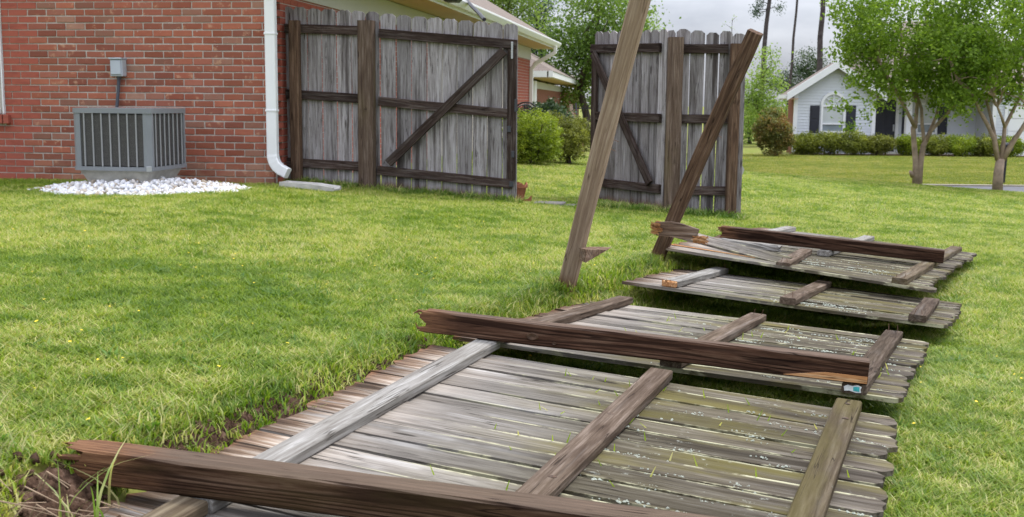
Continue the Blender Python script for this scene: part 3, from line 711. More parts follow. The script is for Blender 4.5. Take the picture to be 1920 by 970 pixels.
# swung-open leaf
OL, ORt = at(1109, 386, 12.32), at(1243, 391, 11.34); OL.z = ORt.z
OM, OLEN = plane_frame(OL, ORt); OI = OM.inverted()
def of(u, v):
    e = Vector((0, 0, CAM_H)); d = at(u, v, 10) - e; nrm = Vector((-(ORt - OL).y, (ORt - OL).x, 0))
    p = OI @ (e + d * ((OL - e).dot(nrm) / d.dot(nrm))); return p.x, p.z
pcs = []
for i in range(9):
    xa, xb = OLEN * i / 9, OLEN * (i + 1) / 9; k = (i + .5) / 9
    pcs.append((xa, xb, lerp(of(1113, 59)[1], of(1240, 55)[1], k), lerp(of(1113, 378)[1], of(1240, 391)[1], k)))
gB = run('wooden_gate', 'open right gate leaf swung back behind the tan leaning post', 'gate', 0, 0, 34, OM, None, pieces=pcs, group='two leaves of the wooden gate')
rails_(gB, [(1112, 92, 1241, 90, of), (1114, 217, 1241, 222, of), (1118, 341, 1240, 355, of)], seed=350)
(x0, z0), (x1, z1) = of(1120, 101), of(1226, 344); L = math.hypot(x1 - x0, z1 - z0)
board('brace', gB, lumber(L, .085, .036, .004, 6, 361), 'rail_dark', level(x0, z0, -.0385, math.atan2(z1 - z0, x1 - x0)))
(x0, z0), (x1, z1) = of(1112, 100), of(1108, 370)
board('stile', gB, lumber(z0 - z1, .085, .0375, .004, 5, 362), 'rail_dark', upright(.045, z1, 0))
# ------------------------------------------------------------------ the brick house on the left
C0 = at(515, 300, 11.25); C0.z = 0
HX = Vector((.988, -.1545, 0)).normalized(); HY = Vector((.1545, .988, 0)).normalized()
HM = frame(C0, HX, HY); HI = HM.inverted()
def hit(u, v, axis, val):
    """pixel ray against the house plane local axis = val -> local point"""
    e = HI @ Vector((0, 0, CAM_H)); d = (HI.to_3x3() @ (at(u, v, 10) - Vector((0, 0, CAM_H))))
    return e + d * ((val - e[axis]) / d[axis])
EAVE, HLEN, HWID, OVER = 2.44, 17.6, 11.0, .55
house = empty('brick_house', mat=HM, label='near red brick house with white downspout on its corner', cat='house')
wl = MB(); wl.box((-HWID / 2, .047, 1.2), (HWID - .02, .10, 2.7)); wl.box((-.047, HLEN / 2 + .11, 1.2), (.10, HLEN - .2, 2.7))
wall = wl.build('wall', M['mortar'], house)
BL, BH, BS, BR = .194, .0572, .2032, .0677
variants = []
for k in range(6):
    r = random.Random(k); m_ = MB().box((0, 0, 0), (BL, .05, BH), None, .004)
    m_.v = [(x + r.uniform(-.0022, .0022), y + r.uniform(-.0015, .0015), z + r.uniform(-.0018, .0018)) for x, y, z in m_.v]
    variants.append(m_.mesh('brick', M['brick']))
half_ = MB().box((0, 0, 0), (.092, .05, BH), None, .004).mesh('brick', M['brick'])
wr = hit(8, 150, 1, 0).x; ws = hit(5, 213, 1, 0).z            # right edge and sill of the window at the frame's left border
acL, acR = hit(152, 260, 1, 0).x, hit(338, 260, 1, 0).x
acT, acB = hit(240, 222, 1, 0).z, hit(240, 320, 1, 0).z
rest = MB(); indiv = []; rb = random.Random(5)
for row in range(38):
    z = .10 + row * BR + BH / 2
    if z > 2.5: break
    off = BS / 2 if row % 2 else 0.0
    for i in range(-1, 56):
        xr = -.003 - i * BS - off; xl = xr - BL
        hb = False
        if i == -1:
            if not off: continue
            xr = -.003; xl = xr - .092; hb = True
        if xr < wr and xr > wr - 1.0 and z > ws - .1: continue
        if xl < wr < xr and z > ws - .1: xl = wr + .006; 
        w_ = xr - xl
        if w_ < .03: continue
        cx = (xl + xr) / 2; jy = rb.uniform(-.002, .003)
        hidden = acL < xl and xr < acR and acB < z < acT
        vis = -3.05 < cx and .27 < z < 2.12 and not hidden
        if vis and (abs(w_ - BL) < .004 or hb): indiv.append((cx, jy, z, hb))
        else: rest.box((cx, .016 + jy, z), (w_, .05, BH))
indiv.sort(key=lambda b: (b[2] > 2.03) * 10 - b[0])
for q, (cx, jy, z, hb) in enumerate(indiv):
    if q >= 300: rest.box((cx, .016 + jy, z), (.092 if hb else BL, .05, BH)); continue
    b = bpy.data.objects.new('brick', half_ if hb else variants[rb.randrange(6)]); link(b, wall); b.location = (cx, .016 + jy, z)
for row in range(38):                                         # long side behind the fence
    z = .10 + row * BR + BH / 2
    if z > 2.36: break
    for i in range(90):
        y = .05 + i * BS + (BS / 2 if row % 2 == 0 else 0)
        if y + BL > HLEN: break
        if y < 6.5 or y > 13.5: rest.box((-.016, y + BL / 2 + .05, z), (.05, BL, BH))
tag(rest.build('brickwork', M['brick_rest'], wall), kind='stuff')
bw = [hit(u, 120, 1, -.05) for u in (499, 519)]
# window cut by the left border of the photo
win = MB()
wx0, wx1, wz0, wz1 = wr - .95, wr, ws, 2.35
for (c, d) in (((wx1 - .006, .0, (wz0 + wz1) / 2), (.012, .07, wz1 - wz0)), ((wx0 + .025, .0, (wz0 + wz1) / 2), (.05, .07, wz1 - wz0)), (((wx0 + wx1) / 2, .0, wz0 + .025), (wx1 - wx0 - .1, .07, .05)), (((wx0 + wx1) / 2, .0, wz1 - .025), (wx1 - wx0 - .1, .07, .05)), (((wx0 + wx1) / 2, .01, hit(4, 76, 1, 0).z), (wx1 - wx0 - .1, .06, .05))):
    win.box(c, d)
wo = win.build('window', M['white_trim'], house)
MB().box(((wx0 + wx1) / 2, .03, (wz0 + wz1) / 2), (wx1 - wx0 - .024, .01, wz1 - wz0 - .1)).build('pane', M['glass'], wo)
sl = MB()
for i in range(14): sl.box((wx1 + .03 - i * .0677, -.005, ws - .055), (.057, .11, .09), None, .003)
tag(sl.build('window_sill', M['brick_rest'], wo), kind='stuff')
# eave of the long side
fz = MB().box((.012, HLEN / 2 + .05, EAVE - .16), (.024, HLEN - .1, .28)).build('frieze_board', M['frieze'], house)
sf = MB().box((OVER / 2 + .01, HLEN / 2 + .2, EAVE - .004), (OVER - .02, HLEN + .9, .012)).build('soffit', M['soffit'], house)
fa = MB().box((OVER + .01, HLEN / 2 + .2, EAVE + .065), (.02, HLEN + .9, .155)).build('fascia', M['white_trim'], house)
gp_ = [(0, 0), (.075, 0), (.105, .05), (.125, .085), (.125, .115), (.115, .115), (.112, .09), (.09, .055), (.07, .012), (.01, .012), (.01, .115), (0, .115)]
Mg = Matrix(((1, 0, 0, OVER + .022), (0, 0, 1, -.25), (0, 1, 0, EAVE + .025), (0, 0, 0, 1)))
MB().prism(gp_, 0, HLEN + .9, Mg).build('gutter', M['white_paint'], house)
RP = math.tan(R(30)); xe = OVER + .06; ez = EAVE + .155
rd = HWID / 2 + .3
def roofz(x): return ez + (xe - x) * RP
ridge = -HWID / 2
v = [(xe, -.25, ez), (xe, HLEN + .65, ez), (ridge, HLEN + .65, roofz(ridge)), (ridge, -.25, roofz(ridge)), (2 * ridge - xe, HLEN + .65, ez), (2 * ridge - xe, -.25, ez)]
v += [(x, y, z - .03) for x, y, z in v]
f = [(0, 1, 2, 3), (3, 2, 4, 5), (9, 8, 7, 6), (11, 10, 8, 9), (0, 6, 7, 1), (1, 7, 8, 2), (2, 8, 10, 4), (4, 10, 11, 5), (5, 11, 9, 3), (3, 9, 6, 0)]
roof = MB().add(v, f).build('roof', M['shingle'], house)
for yy in (.02, HLEN - .02):
    MB().add([(-.06, yy, 2.5), (-HWID + .06, yy, 2.5), (ridge, yy, roofz(ridge) - .05)], [(0, 1, 2)] if yy < 1 else [(0, 2, 1)]).build('gable_wall', M['brick_rest'], house)
# vent boot and black cable on the roof
yv = 19.0
pv = None
def onroof(u, v):
    e = HI @ Vector((0, 0, CAM_H)); d = HI.to_3x3() @ (at(u, v, 10) - Vector((0, 0, CAM_H)))
    n = Vector((RP, 0, 1)).normalized(); q = Vector((xe, 0, ez)); return e + d * ((q - e).dot(n) / d.dot(n))
q = onroof(848, 6); MB().box((0, 0, .07), (.2, .25, .12), None, .03).build('roof_vent', M['dark_metal'], roof, T_(*q))
MB().tube([onroof(866, -8) + Vector((0, 0, .02)), onroof(884, 14) + Vector((0, 0, .02)), onroof(896, 26) + Vector((0, 0, .02)), onroof(908, 40) + Vector((0, 0, .02))], .025, 6).build('roof_cable', M['black'], roof)

def sweep_rect(path, a, b, side=(0, 1, 0)):
    """rectangular pipe: a along side, b across"""
    mb = MB(); pts = [Vector(p) for p in path]; vs = []; fs = []
    for i, p in enumerate(pts):
        t = (pts[min(i + 1, len(pts) - 1)] - pts[max(i - 1, 0)]).normalized(); s = Vector(side); s = (s - t * s.dot(t)).normalized(); n = t.cross(s)
        g = 1.0 + (.035 if (2 < i < len(pts) - 2 and i % 2) else 0)
        for (i1, j1) in ((-1, -.82), (-.82, -1), (.82, -1), (1, -.82), (1, .82), (.82, 1), (-.82, 1), (-1, .82)): vs.append(p + s * a / 2 * i1 * g + n * b / 2 * j1 * g)
    for i in range(len(pts) - 1): fs += [(i * 8 + k, i * 8 + (k + 1) % 8, i * 8 + 8 + (k + 1) % 8, i * 8 + 8 + k) for k in range(8)]
    return mb.add(vs, fs + [tuple(range(7, -1, -1)), tuple((len(pts) - 1) * 8 + k for k in range(8))])
dx_ = (bw[0].x + bw[1].x) / 2; zb = hit(510, 305, 1, -.05).z; ze = hit(540, 330, 1, -.05).z; xe_ = hit(541, 330, 1, -.05).x
path = [(dx_, -.055, 2.6), (dx_, -.055, 1.8), (dx_, -.055, zb + .08)]
for k in range(1, 9):
    a = k / 8 * R(72); rr = .17
    path.append((dx_ + rr * (1 - math.cos(a)), -.055 - .02 * k / 8, zb + .08 - rr * math.sin(a)))
lx = path[-1]; path.append((max(xe_, lx[0] + .04), -.085, lx[2] - .02))
ds = sweep_rect(path, .075, .102).build('downspout', M['white_paint'], house)
for zz in (1.75, 1.02): MB().box((dx_, -.055, zz), (.112, .084, .022), None, .003).build('strap', M['white_trim'], ds)
# far downspout with its offset elbow under the gutter
gl = [hit(u, v, 0, OVER + .07) for u, v in ((1012, 108),)][0]
ye = HLEN - .15
far_p = [(OVER + .085, ye, EAVE + .03), (OVER + .085, ye, EAVE - .12), (OVER * .72, ye, EAVE - .26), (OVER * .3, ye, EAVE - .38), (.06, ye, EAVE - .52), (.06, ye, EAVE - 1.1), (.06, ye, .1)]
sweep_rect(far_p, .09, .09).build('downspout', M['white_paint'], house)

# splash block under the downspout
sb = at(531, 349, 10.95); sb.z = ground(sb.x, sb.y) + .0
x2 = at(632, 356, 10.85) - at(531, 349, 10.95); x2.z = .0
root = empty('splash_block', mat=frame(sb + Vector((0, 0, .0)), x2, Vector((0, 0, 1)).cross(x2)), label='pale concrete splash block lying under the white downspout', cat='splash block')
Ls = x2.length; mb = MB()
pr = [(-.10, 0), (.10, 0), (.10, .075), (.075, .075), (.06, .03), (-.06, .03), (-.075, .075), (-.10, .075)]
vs = [(0, y, z) for y, z in pr] + [(Ls * .6, y * 1.1, z * .8) for y, z in pr] + [(Ls, y * 1.2, z * .45) for y, z in pr]
fs = [tuple(range(7, -1, -1)), tuple(range(16, 24))] + [(i * 8 + k, i * 8 + (k + 1) % 8, i * 8 + 8 + (k + 1) % 8, i * 8 + 8 + k) for i in range(2) for k in range(8)]
mb.add(vs, fs).build('trough', M['concrete'], root); MB().box((.014, 0, .05), (.026, .13, .045)).build('back_lip', M['concrete'], root)

# ------------------------------------------------------------------ air conditioner, isolator box
acp = at(284, 322, 10.25); gz = ground(acp.x - .3, acp.y + .5)
th = R(9)
ax = Vector((math.cos(th), -math.sin(th), 0)); ay = Vector((math.sin(th), math.cos(th), 0)); S = .745
AM = frame(acp - ax * S, ax, ay)         # X along the left face to the near corner, Y back
htop = at(284, 204, 10.25).z - acp.z
ac = empty('air_conditioner', mat=AM, label='grey outdoor air conditioner cabinet on white pebbles by the brick wall', cat='air conditioner')
c = .035
oct_ = lambda g, cc: [(-g + cc, -g), (S + g - cc, -g), (S + g, -g + cc), (S + g, S + g - cc), (S + g - cc, S + g), (-g + cc, S + g), (-g, S + g - cc), (-g, -g + cc)]
MB().prism(oct_(-.03, c), .03, htop - .05).build('coil', M['ac_dark'], ac)
MB().prism(oct_(.006, c), htop - .045, htop).build('top_cover', M['ac_grey'], ac)
MB().prism(oct_(.004, c), 0, .035).build('base_pan', M['ac_grey'], ac)
for (px_, py_, w_) in ((0, 0, .07), (S, 0, .055), (S, S, .05), (0, S, .05)):
    sx, sy = (1 if px_ == 0 else -1), (1 if py_ == 0 else -1)
    poly = [(px_ + sx * c, py_), (px_ + sx * (c + w_ * .6), py_), (px_ + sx * (c + w_ * .6), py_ + sy * .02), (px_ + sx * .03, py_ + sy * .03), (px_ + sx * .02, py_ + sy * (c + w_ * .6)), (px_, py_ + sy * (c + w_ * .6)), (px_, py_ + sy * c)]
    if sx * sy < 0: poly = poly[::-1]
    MB().prism(poly, .035, htop - .045).build('corner_post', M['ac_grey'], ac)
for face in range(2):
    mb = MB(); nz_ = 44
    for k in range(nz_):
        z = .045 + (htop - .10) * (k + .5) / nz_
        if face == 0: mb.box((S / 2, .016, z), (S - .12, .012, .0055))
        else: mb.box((S - .016, S / 2, z), (.012, S - .12, .0055))
    tag(mb.build('louvre_fins', M['fin'], ac), kind='stuff')
    lo, hi = (.115, S - .085) if face == 0 else (.07, S - .06)
    for k in range(7):
        p_ = lo + (hi - lo) * (k + (0.0 if face == 0 else .5)) / (6.6 if face == 0 else 7)
        if face == 0: MB().box((p_ + (.0), .004, htop / 2), (.014, .012, htop - .07), None, .003).build('grille_bar', M['ac_bar'], ac)
        else: MB().box((S - .004, p_, htop / 2), (.012, .014, htop - .07), None, .003).build('grille_bar', M['ac_bar'], ac)
# tapered concrete plinth
hp = acp.z - gz + .05
b0, b1 = .10, .16
vs = [(b1, b1 - .02, -hp), (S - b1, b1 - .02, -hp), (S - b1, S - b1, -hp), (b1, S - b1, -hp), (b0 - .06, b0 - .06, 0), (S - b0 + .06, b0 - .06, 0), (S - b0 + .06, S - b0 + .06, 0), (b0 - .06, S - b0 + .06, 0)]
MB().add(vs, [(3, 2, 1, 0), (4, 5, 6, 7), (0, 1, 5, 4), (1, 2, 6, 5), (2, 3, 7, 6), (3, 0, 4, 7)]).build('plinth', M['concrete'], ac, T_(0, 0, -.002))
MB().box((S - .02, -.003, .02), (.05, .01, .05), None, .003).build('corner_clip', M['galv'], ac)
# isolator box and conduit on the wall
q0, q1 = hit(215, 112, 1, 0), hit(239, 144, 1, 0)
bx = empty('isolator_box', mat=HM @ T_((q0.x + q1.x) / 2, 0, (q0.z + q1.z) / 2), label='small pale grey electrical box on the brick wall above the air conditioner', cat='electrical box')
bwid, bhei = q1.x - q0.x, q0.z - q1.z
MB().box((0, -.055, 0), (bwid, .09, bhei), None, .006).build('box_body', M['box_grey'], bx)
MB().box((0, -.106, .004), (bwid * .82, .012, bhei * .82), None, .003).build('box_cover', M['box_grey'], bx)
MB().box((0, -.06, bhei / 2 + .008), (bwid * 1.06, .12, .016), None, .003).build('box_hood', M['box_grey'], bx)
MB().tube([(.0, -.05, -bhei / 2 - .03), (.0, -.05, -bhei / 2 + .01)], .022, 8).build('conduit_collar', M['conduit'], bx)
MB().tube([(.0, -.05, -bhei / 2), (-.01, -.05, -bhei / 2 - .12), (-.035, -.06, -bhei / 2 - .36), (-.04, -.1, -bhei / 2 - .55)], .017, 8).build('conduit', M['conduit'], bx)
# white pebbles
def icos():
    t = (1 + 5 ** .5) / 2
    v = np.array([(-1, t, 0), (1, t, 0), (-1, -t, 0), (1, -t, 0), (0, -1, t), (0, 1, t), (0, -1, -t), (0, 1, -t), (t, 0, -1), (t, 0, 1), (-t, 0, -1), (-t, 0, 1)]) / 1.9
    f = np.array([(0, 11, 5), (0, 5, 1), (0, 1, 7), (0, 7, 10), (0, 10, 11), (1, 5, 9), (5, 11, 4), (11, 10, 2), (10, 7, 6), (7, 1, 8), (3, 9, 4), (3, 4, 2), (3, 2, 6), (3, 6, 8), (3, 8, 9), (4, 9, 5), (2, 4, 11), (6, 2, 10), (8, 6, 7), (9, 8, 1)])
    return v, f
def np_mesh(name, V, F, mat, tone=None, parent=None, smooth=False):
    me = bpy.data.meshes.new(name); k = F.shape[1]
    me.vertices.add(len(V)); me.vertices.foreach_set('co', np.ascontiguousarray(V, dtype=np.float32).ravel())
    me.loops.add(F.size); me.loops.foreach_set('vertex_index', F.astype(np.int32).ravel())
    me.polygons.add(len(F)); me.polygons.foreach_set('loop_start', np.arange(0, F.size, k, dtype=np.int32)); me.polygons.foreach_set('loop_total', np.full(len(F), k, dtype=np.int32))
    me.update(calc_edges=True)
    if tone is not None:
        a = me.attributes.new('tone', 'FLOAT', 'POINT'); a.data.foreach_set('value', tone.astype(np.float32))
    if mat is not None: me.materials.append(mat)
    if smooth: me.polygons.foreach_set('use_smooth', [True] * len(me.polygons))
    o = bpy.data.objects.new(name, me); return o
def pebbles():
    v0, f0 = icos(); V = []; F = []; T = []; n = 0
    L_, R_ = at(62, 352, 10.35), at(465, 360, 10.45)
    while n < 2600:
        a = RNG.uniform(-1, 1); b = RNG.uniform(-1, 1)
        th_ = math.atan2(b, a)
        if a * a + b * b > (1 + .16 * math.sin(5 * th_ + 1) * math.sin(3 * th_) + RNG.exponential(.05)) ** 2 * .9: continue
        x = (L_.x + R_.x) / 2 + a * (R_.x - L_.x) / 2; y = 10.48 + b * .72 - .03 * a
        s = RNG.uniform(.014, .030); d = 1 - a * a - b * b
        z = ground(x, y) + s * .35 + .10 * max(0, d) * RNG.uniform(.2, 1)
        rot = np.array(Euler(tuple(RNG.uniform(0, 6, 3))).to_matrix())
        vv = (v0 * (1 + RNG.uniform(-.22, .22, v0.shape)) * np.array([1.25, 1, .7]) * s) @ rot.T + np.array([x, y, z])
        F.append(f0 + 12 * n); V.append(vv); T.append(np.full(12, RNG.random())); n += 1
    t = NT('white_pebble'); at_ = t.n('ShaderNodeAttribute', attribute_name='tone')
    mt = t.done(t.ramp(at_.outputs['Fac'], [(0, (.40, .31, .21)), (.14, (.52, .46, .38)), (.4, (.64, .64, .64)), (1, (.80, .81, .84))]), .6, .3)
    o = np_mesh('white_pebbles', np.vstack(V), np.vstack(F), mt, np.concatenate(T)); link(o)
    tag(o, 'bed of small white pebbles round the air conditioner', 'pebbles', kind='stuff')
pebbles()

# ------------------------------------------------------------------ leaves
def leaf_cloud(centres, spread, per, size, rng, flat=.0, tone_c=None, aspect=.62):
    """diamond leaves scattered round centres -> V, F, tone"""
    C = np.repeat(np.asarray(centres, float), per, 0); n = len(C)
    sp = np.asarray(spread, float)
    if sp.ndim == 1 and len(sp) == len(centres): sp = np.repeat(sp, per)[:, None]
    P = C + rng.normal(0, 1, (n, 3)) * sp
    a = rng.normal(0, 1, (n, 3)); a[:, 2] *= (1 - flat * .6); a /= np.linalg.norm(a, axis=1, keepdims=True)
    nrm = rng.normal(0, 1, (n, 3)); nrm[:, 2] = np.abs(nrm[:, 2]) + flat * 1.5
    b = np.cross(nrm, a); b /= np.linalg.norm(b, axis=1, keepdims=True) + 1e-9
    s = size * rng.uniform(.6, 1.3, (n, 1))
    V = np.stack([P - a * s * .5, P + b * s * aspect * .5 + a * s * .05, P + a * s * .5, P - b * s * aspect * .5 + a * s * .05], 1).reshape(-1, 3)
    F = np.arange(4 * n).reshape(-1, 4)
    tc_ = np.repeat(rng.uniform(0, 1, len(centres)) if tone_c is None else tone_c, per)
    tone = np.repeat(np.clip(.55 * rng.uniform(0, 1, n) + .45 * tc_, 0, 1), 4)
    return V, F, tone
def ell_points(rng, c, r, n, shell=0.0):
    d = rng.normal(0, 1, (n, 3)); d /= np.linalg.norm(d, axis=1, keepdims=True)
    q = rng.uniform(shell ** 3, 1, (n, 1)) ** (1 / 3); return np.asarray(c) + d * q * np.asarray(r)
def limb(a, b, sag, rng, n=5):
    a, b = np.array(a), np.array(b); L = np.linalg.norm(b - a)
    return [tuple(a + (b - a) * t + rng.normal(0, .035 * L, 3) * (0 < t < 1) + np.array([0, 0, sag * L * math.sin(math.pi * t)])) for t in np.linspace(0, 1, n)]
def tree(name, label, base, height, tr, ells, mat, n_c, per, size, spread, seed, bark='bark', group=None, nl=9, cat='tree', lean=0.0):
    """tapered trunk with limbs into a crown of leaf clumps; ells: (dx, dy, z, rx, ry, rz)"""
    rng = np.random.default_rng(seed); base = Vector(base)
    root = empty(name, loc=base, label=label, cat=cat, group=group)
    topz = max(e[2] for e in ells)
    mb = MB(); tp = (ells[0][0] * .7 + lean, ells[0][1] * .7, topz)
    main = limb((0, 0, -.15), tp, 0, rng, 7); mb.tube(main, [tr * (1 - .8 * i / 6) for i in range(7)], 9)
    cs = []
    for e in ells:
        cc = ell_points(rng, e[:3], e[3:], max(4, int(n_c * e[3] * e[4] * e[5] / sum(k[3] * k[4] * k[5] for k in ells))), .35); cs.append(cc)
    cs = np.vstack(cs)
    for k in range(nl):
        tgt = cs[rng.integers(len(cs))]; i = rng.integers(2, 6); mb.tube(limb(main[i], tgt, .08, rng), [tr * .45, tr * .36, tr * .26, tr * .16, tr * .06], 6)
    mb.build('trunk', M[bark], root, smooth=True)
    V, F, t = leaf_cloud(cs, np.full(len(cs), spread) * rng.uniform(.6, 1.3, len(cs)), per, size, rng, .3)
    o = np_mesh('crown', V, F, M[mat], t); link(o, root); return root
def bush(name, label, base, r, mat, n, size, seed, group=None, lumps=14, cat='bush', stems=5, rest_=True):
    rng = np.random.default_rng(seed); base = Vector(base); base.z = ground(base.x, base.y) if rest_ else base.z
    root = empty(name, loc=base, label=label, cat=cat, group=group)
    c = np.array((0, 0, r[2] * .88)); L = ell_points(rng, c, np.array(r) * .62, lumps, .55); V0 = []; per = n // (lumps * 40)
    cs = []; tn = []
    for l in L:
        k = 40; rr = np.array(r) * rng.uniform(.36, .5)
        p = ell_points(rng, l, rr, k, .75); p[:, 2] = np.maximum(p[:, 2], .02); cs.append(p); tn.append(np.full(k, rng.uniform(0, 1)) * .5 + rng.uniform(0, .5, k))
    cs = np.vstack(cs); tn = np.concatenate(tn)
    V, F, t = leaf_cloud(cs, np.full(len(cs), size * .8), max(2, per), size, rng, .25, tn)
    V[:, 2] = np.maximum(V[:, 2], .0)
    o = np_mesh('foliage', V, F, M[mat], t); link(o, root)
    mb = MB()
    for k in range(stems):
        a = rng.uniform(0, 6.28); tip = (r[0] * .6 * math.cos(a), r[1] * .6 * math.sin(a), r[2] * rng.uniform(.9, 1.4)); mb.tube(limb((.03 * k, 0, -.05), tip, .05, rng), [.022, .018, .015, .011, .006], 5)
    tag(mb.build('stems', M['bark'], root), kind='stuff'); return root

# bushes seen through the gate opening
def gp3(u, v, Y): p = at(u, v, Y); p.z = ground(p.x, p.y); return p
bush('round_bush', 'bright yellow-green clipped bush right of the closed gate leaf', gp3(990, 312, 18.2), (.62, .6, .52), 'leaf_bright', 22000, .032, 41, 'bushes in the gate opening', 22)
bush('round_bush', 'duller olive-green bush behind the bright one in the gate opening', gp3(1058, 306, 19.3), (.68, .6, .50), 'leaf_olive', 22000, .032, 42, 'bushes in the gate opening', 22)
bush('tall_shrub', 'dark green shrub before the farther brick house', gp3(1036, 262, 24.0), (.55, .55, .66), 'leaf_dark', 9000, .075, 43, None, 16)

# ------------------------------------------------------------------ farther brick house seen through the gap
Y2 = 32.0; c2 = at(1000, 145, Y2); c2.z = 0
d2 = (at(1086, 168, 58) - c2); d2.z = 0
H2 = frame(c2, Vector((d2.y, -d2.x, 0)), d2); L2 = d2.length
fh = empty('brick_house', mat=H2, label='farther red brick house with a brown roof seen beyond the gate opening', cat='house')
e2 = at(1012, 145, Y2).z; b2_ = -.9
MB().box((-4.45, L2 / 2, (e2 + b2_) / 2 - .1), (8.9, L2, e2 - b2_ - .2)).build('wall', M['brick_far'], fh)
MB().box((.005, L2 / 2 - .05, e2 - .2), (.03, L2 - .3, .2)).build('frieze_board', M['frieze'], fh)
MB().box((.2, L2 / 2, e2 - .02), (.5, L2 + .5, .03)).build('soffit', M['soffit'], fh)
MB().box((.5, L2 / 2, e2 + .08), (.12, L2 + .7, .17)).build('gutter', M['white_paint'], fh)
MB().box((-4.4, -.27, e2 + .08), (9.6, .12, .17)).build('gutter', M['white_paint'], fh)
MB().add([(.58, -.3, e2 + .16), (.58, L2 + .4, e2 + .16), (-4.45, L2 - 4, e2 + 2.9), (-4.45, 4.5, e2 + 2.9), (-9.5, -.3, e2 + .16), (-9.5, L2 + .4, e2 + .16)],
         [(0, 1, 2, 3), (0, 3, 4), (3, 2, 5, 4), (1, 5, 2)]).build('roof', M['shingle'], fh)
MB().tube([(.05, -.06, e2 - .1), (.05, -.06, b2_)], .055, 8).build('downspout', M['white_paint'], fh)

# things on its patio
pch = gp3(981, 230, 21); pz = at(981, 193, 21).z
def iron_chair(label, p, top, rz):
    h_ = top - p.z; root = empty('patio_chair', mat=T_(*p) @ Matrix.Rotation(rz, 4, 'Z'), label=label, cat='chair', group='black iron patio chairs')
    for sx in (-.2, .2): MB().tube([(sx, .2, 0), (sx, .2, h_ * .45), (sx, .24, h_ * .86)], .014, 6).build('leg', M['black'], root); MB().tube([(sx, -.2, 0), (sx, -.2, h_ * .45)], .014, 6).build('leg', M['black'], root)
    MB().box((0, 0, h_ * .45), (.44, .44, .025), None, .006).build('seat', M['black'], root)
    mb = MB(); n = 12
    arc = [(.2 * math.cos(math.pi * k / n) * 1.0, .24, h_ * .86 + .14 * h_ * math.sin(math.pi * k / n)) for k in range(n + 1)]; mb.tube(arc, .014, 6)
    for k in range(-3, 4): 
        mb.tube([(k * .05, .22, h_ * .5), (k * .05 * .6, .245, h_ * .86 + .13 * h_ * math.cos(k * .4))], .008, 5)
        mb.tube([(-.19, .235, h_ * (.58 + .05 * (k + 3))), (.19, .235, h_ * (.60 + .05 * (k + 3)))], .007, 5)
    tag(mb.build('backrest', M['black'], root), kind='stuff')
iron_chair('black iron patio chair nearest the house wall behind the bushes', gp3(978, 230, 21), at(978, 192, 21).z, R(-20))
iron_chair('black rounded patio chair to the right of the first, above the bright bush', gp3(1000, 230, 22), at(1000, 196, 22).z, R(40))
def stick(name, label, cat, u0, v0, u1, v1, Y, W, T, mat):
    a, b = at(u0, v0, Y), at(u1, v1, Y + .25); x = b - a
    root = empty(name, mat=frame(a, x, (0, 1, 0)), label=label, cat=cat)
    lumber(x.length, T, W, .004, 4, 3).build('shaft', M[mat], root); return root
stick('leaning_plank', 'pale plank leaning at the corner of the farther brick house', 'plank', 1081, 246, 1073, 196, 25, .07, .03, 'post_tan')
stick('black_pole', 'thin black pole standing beside the pale plank', 'pole', 1084, 246, 1081.5, 194, 25.3, .035, .035, 'shutter')
p = gp3(1090, 252, 25.5); zt = at(1090, 231, 25.5).z
root = empty('cardboard_box', loc=p, label='tan cardboard box on the ground right of the black pole', cat='box')
MB().box((0, 0, (zt - p.z) / 2), (.17, .16, zt - p.z), None, .004).build('carton', M['board'], root); MB().box((0, -.002, zt - p.z + .004), (.174, .05, .004)).build('tape', M['frieze'], root)
p = gp3(1097, 250, 29); zt = at(1097, 197, 29).z
root = empty('iron_fence', loc=p, label='black iron picket fence far beyond the gate opening', cat='fence')
for k in range(7): MB().tube([(-.3 + k * .12, 0, 0), (-.3 + k * .12, 0, zt - p.z)], .011, 5).build('picket', M['black'], root)
for zz in (.15, .92): MB().box((.06, 0, (zt - p.z) * zz), (.9, .02, .03)).build('rail', M['black'], root)

# terracotta pot, paver, scrap
p = gp3(966, 374, 10.75); p.x = at(971, 360, 10.9).x; p.y = 11.35; p.z = ground(p.x, p.y)
root = empty('terracotta_pot', loc=p, label='broken terracotta pot at the foot of the closed gate leaf', cat='flower pot')
mb = MB(); prof = [(.0, .0), (.055, .0), (.085, .15), (.088, .15), (.10, .152), (.10, .185), (.088, .187), (.078, .15), (.05, .02), (.0, .02)]
n = 16; vs = [(r_ * math.cos(2 * math.pi * k / n), r_ * math.sin(2 * math.pi * k / n), z + (.02 * math.sin(k * 2.1) if z > .18 else 0)) for r_, z in prof for k in range(n)]
fs = [(i * n + k, i * n + (k + 1) % n, (i + 1) * n + (k + 1) % n, (i + 1) * n + k) for i in range(len(prof) - 1) for k in range(n)]
mb.add(vs, fs).build('pot_body', M['terracotta'], root)
mb = MB(); arc = [(.105 * math.cos(R(a)) + .03, .105 * math.sin(R(a)) - .05, .0) for a in range(-150, 20, 20)]
vs = [q for a_ in arc for q in ((a_[0], a_[1], .0), (a_[0] * 1.05, a_[1] * 1.05, .06 + .02 * math.sin(a_[0] * 60)))]
mb.add(vs, [(2 * i, 2 * i + 2, 2 * i + 3, 2 * i + 1) for i in range(len(arc) - 1)]).build('shard', M['terracotta'], root)
p = gp3(1030, 379, 11.2)
root = empty('stone_paver', mat=T_(p.x, p.y, p.z) @ Matrix.Rotation(R(-12), 4, 'Z'), label='flat grey paving stone on the grass in the gate opening', cat='paving stone')
MB().box((0, 0, .02), (.30, .2, .05), None, .008).build('slab', M['dark_concrete'], root); MB().box((.16, .05, .0), (.2, .16, .045), None, .01).build('chip', M['dark_concrete'], root)
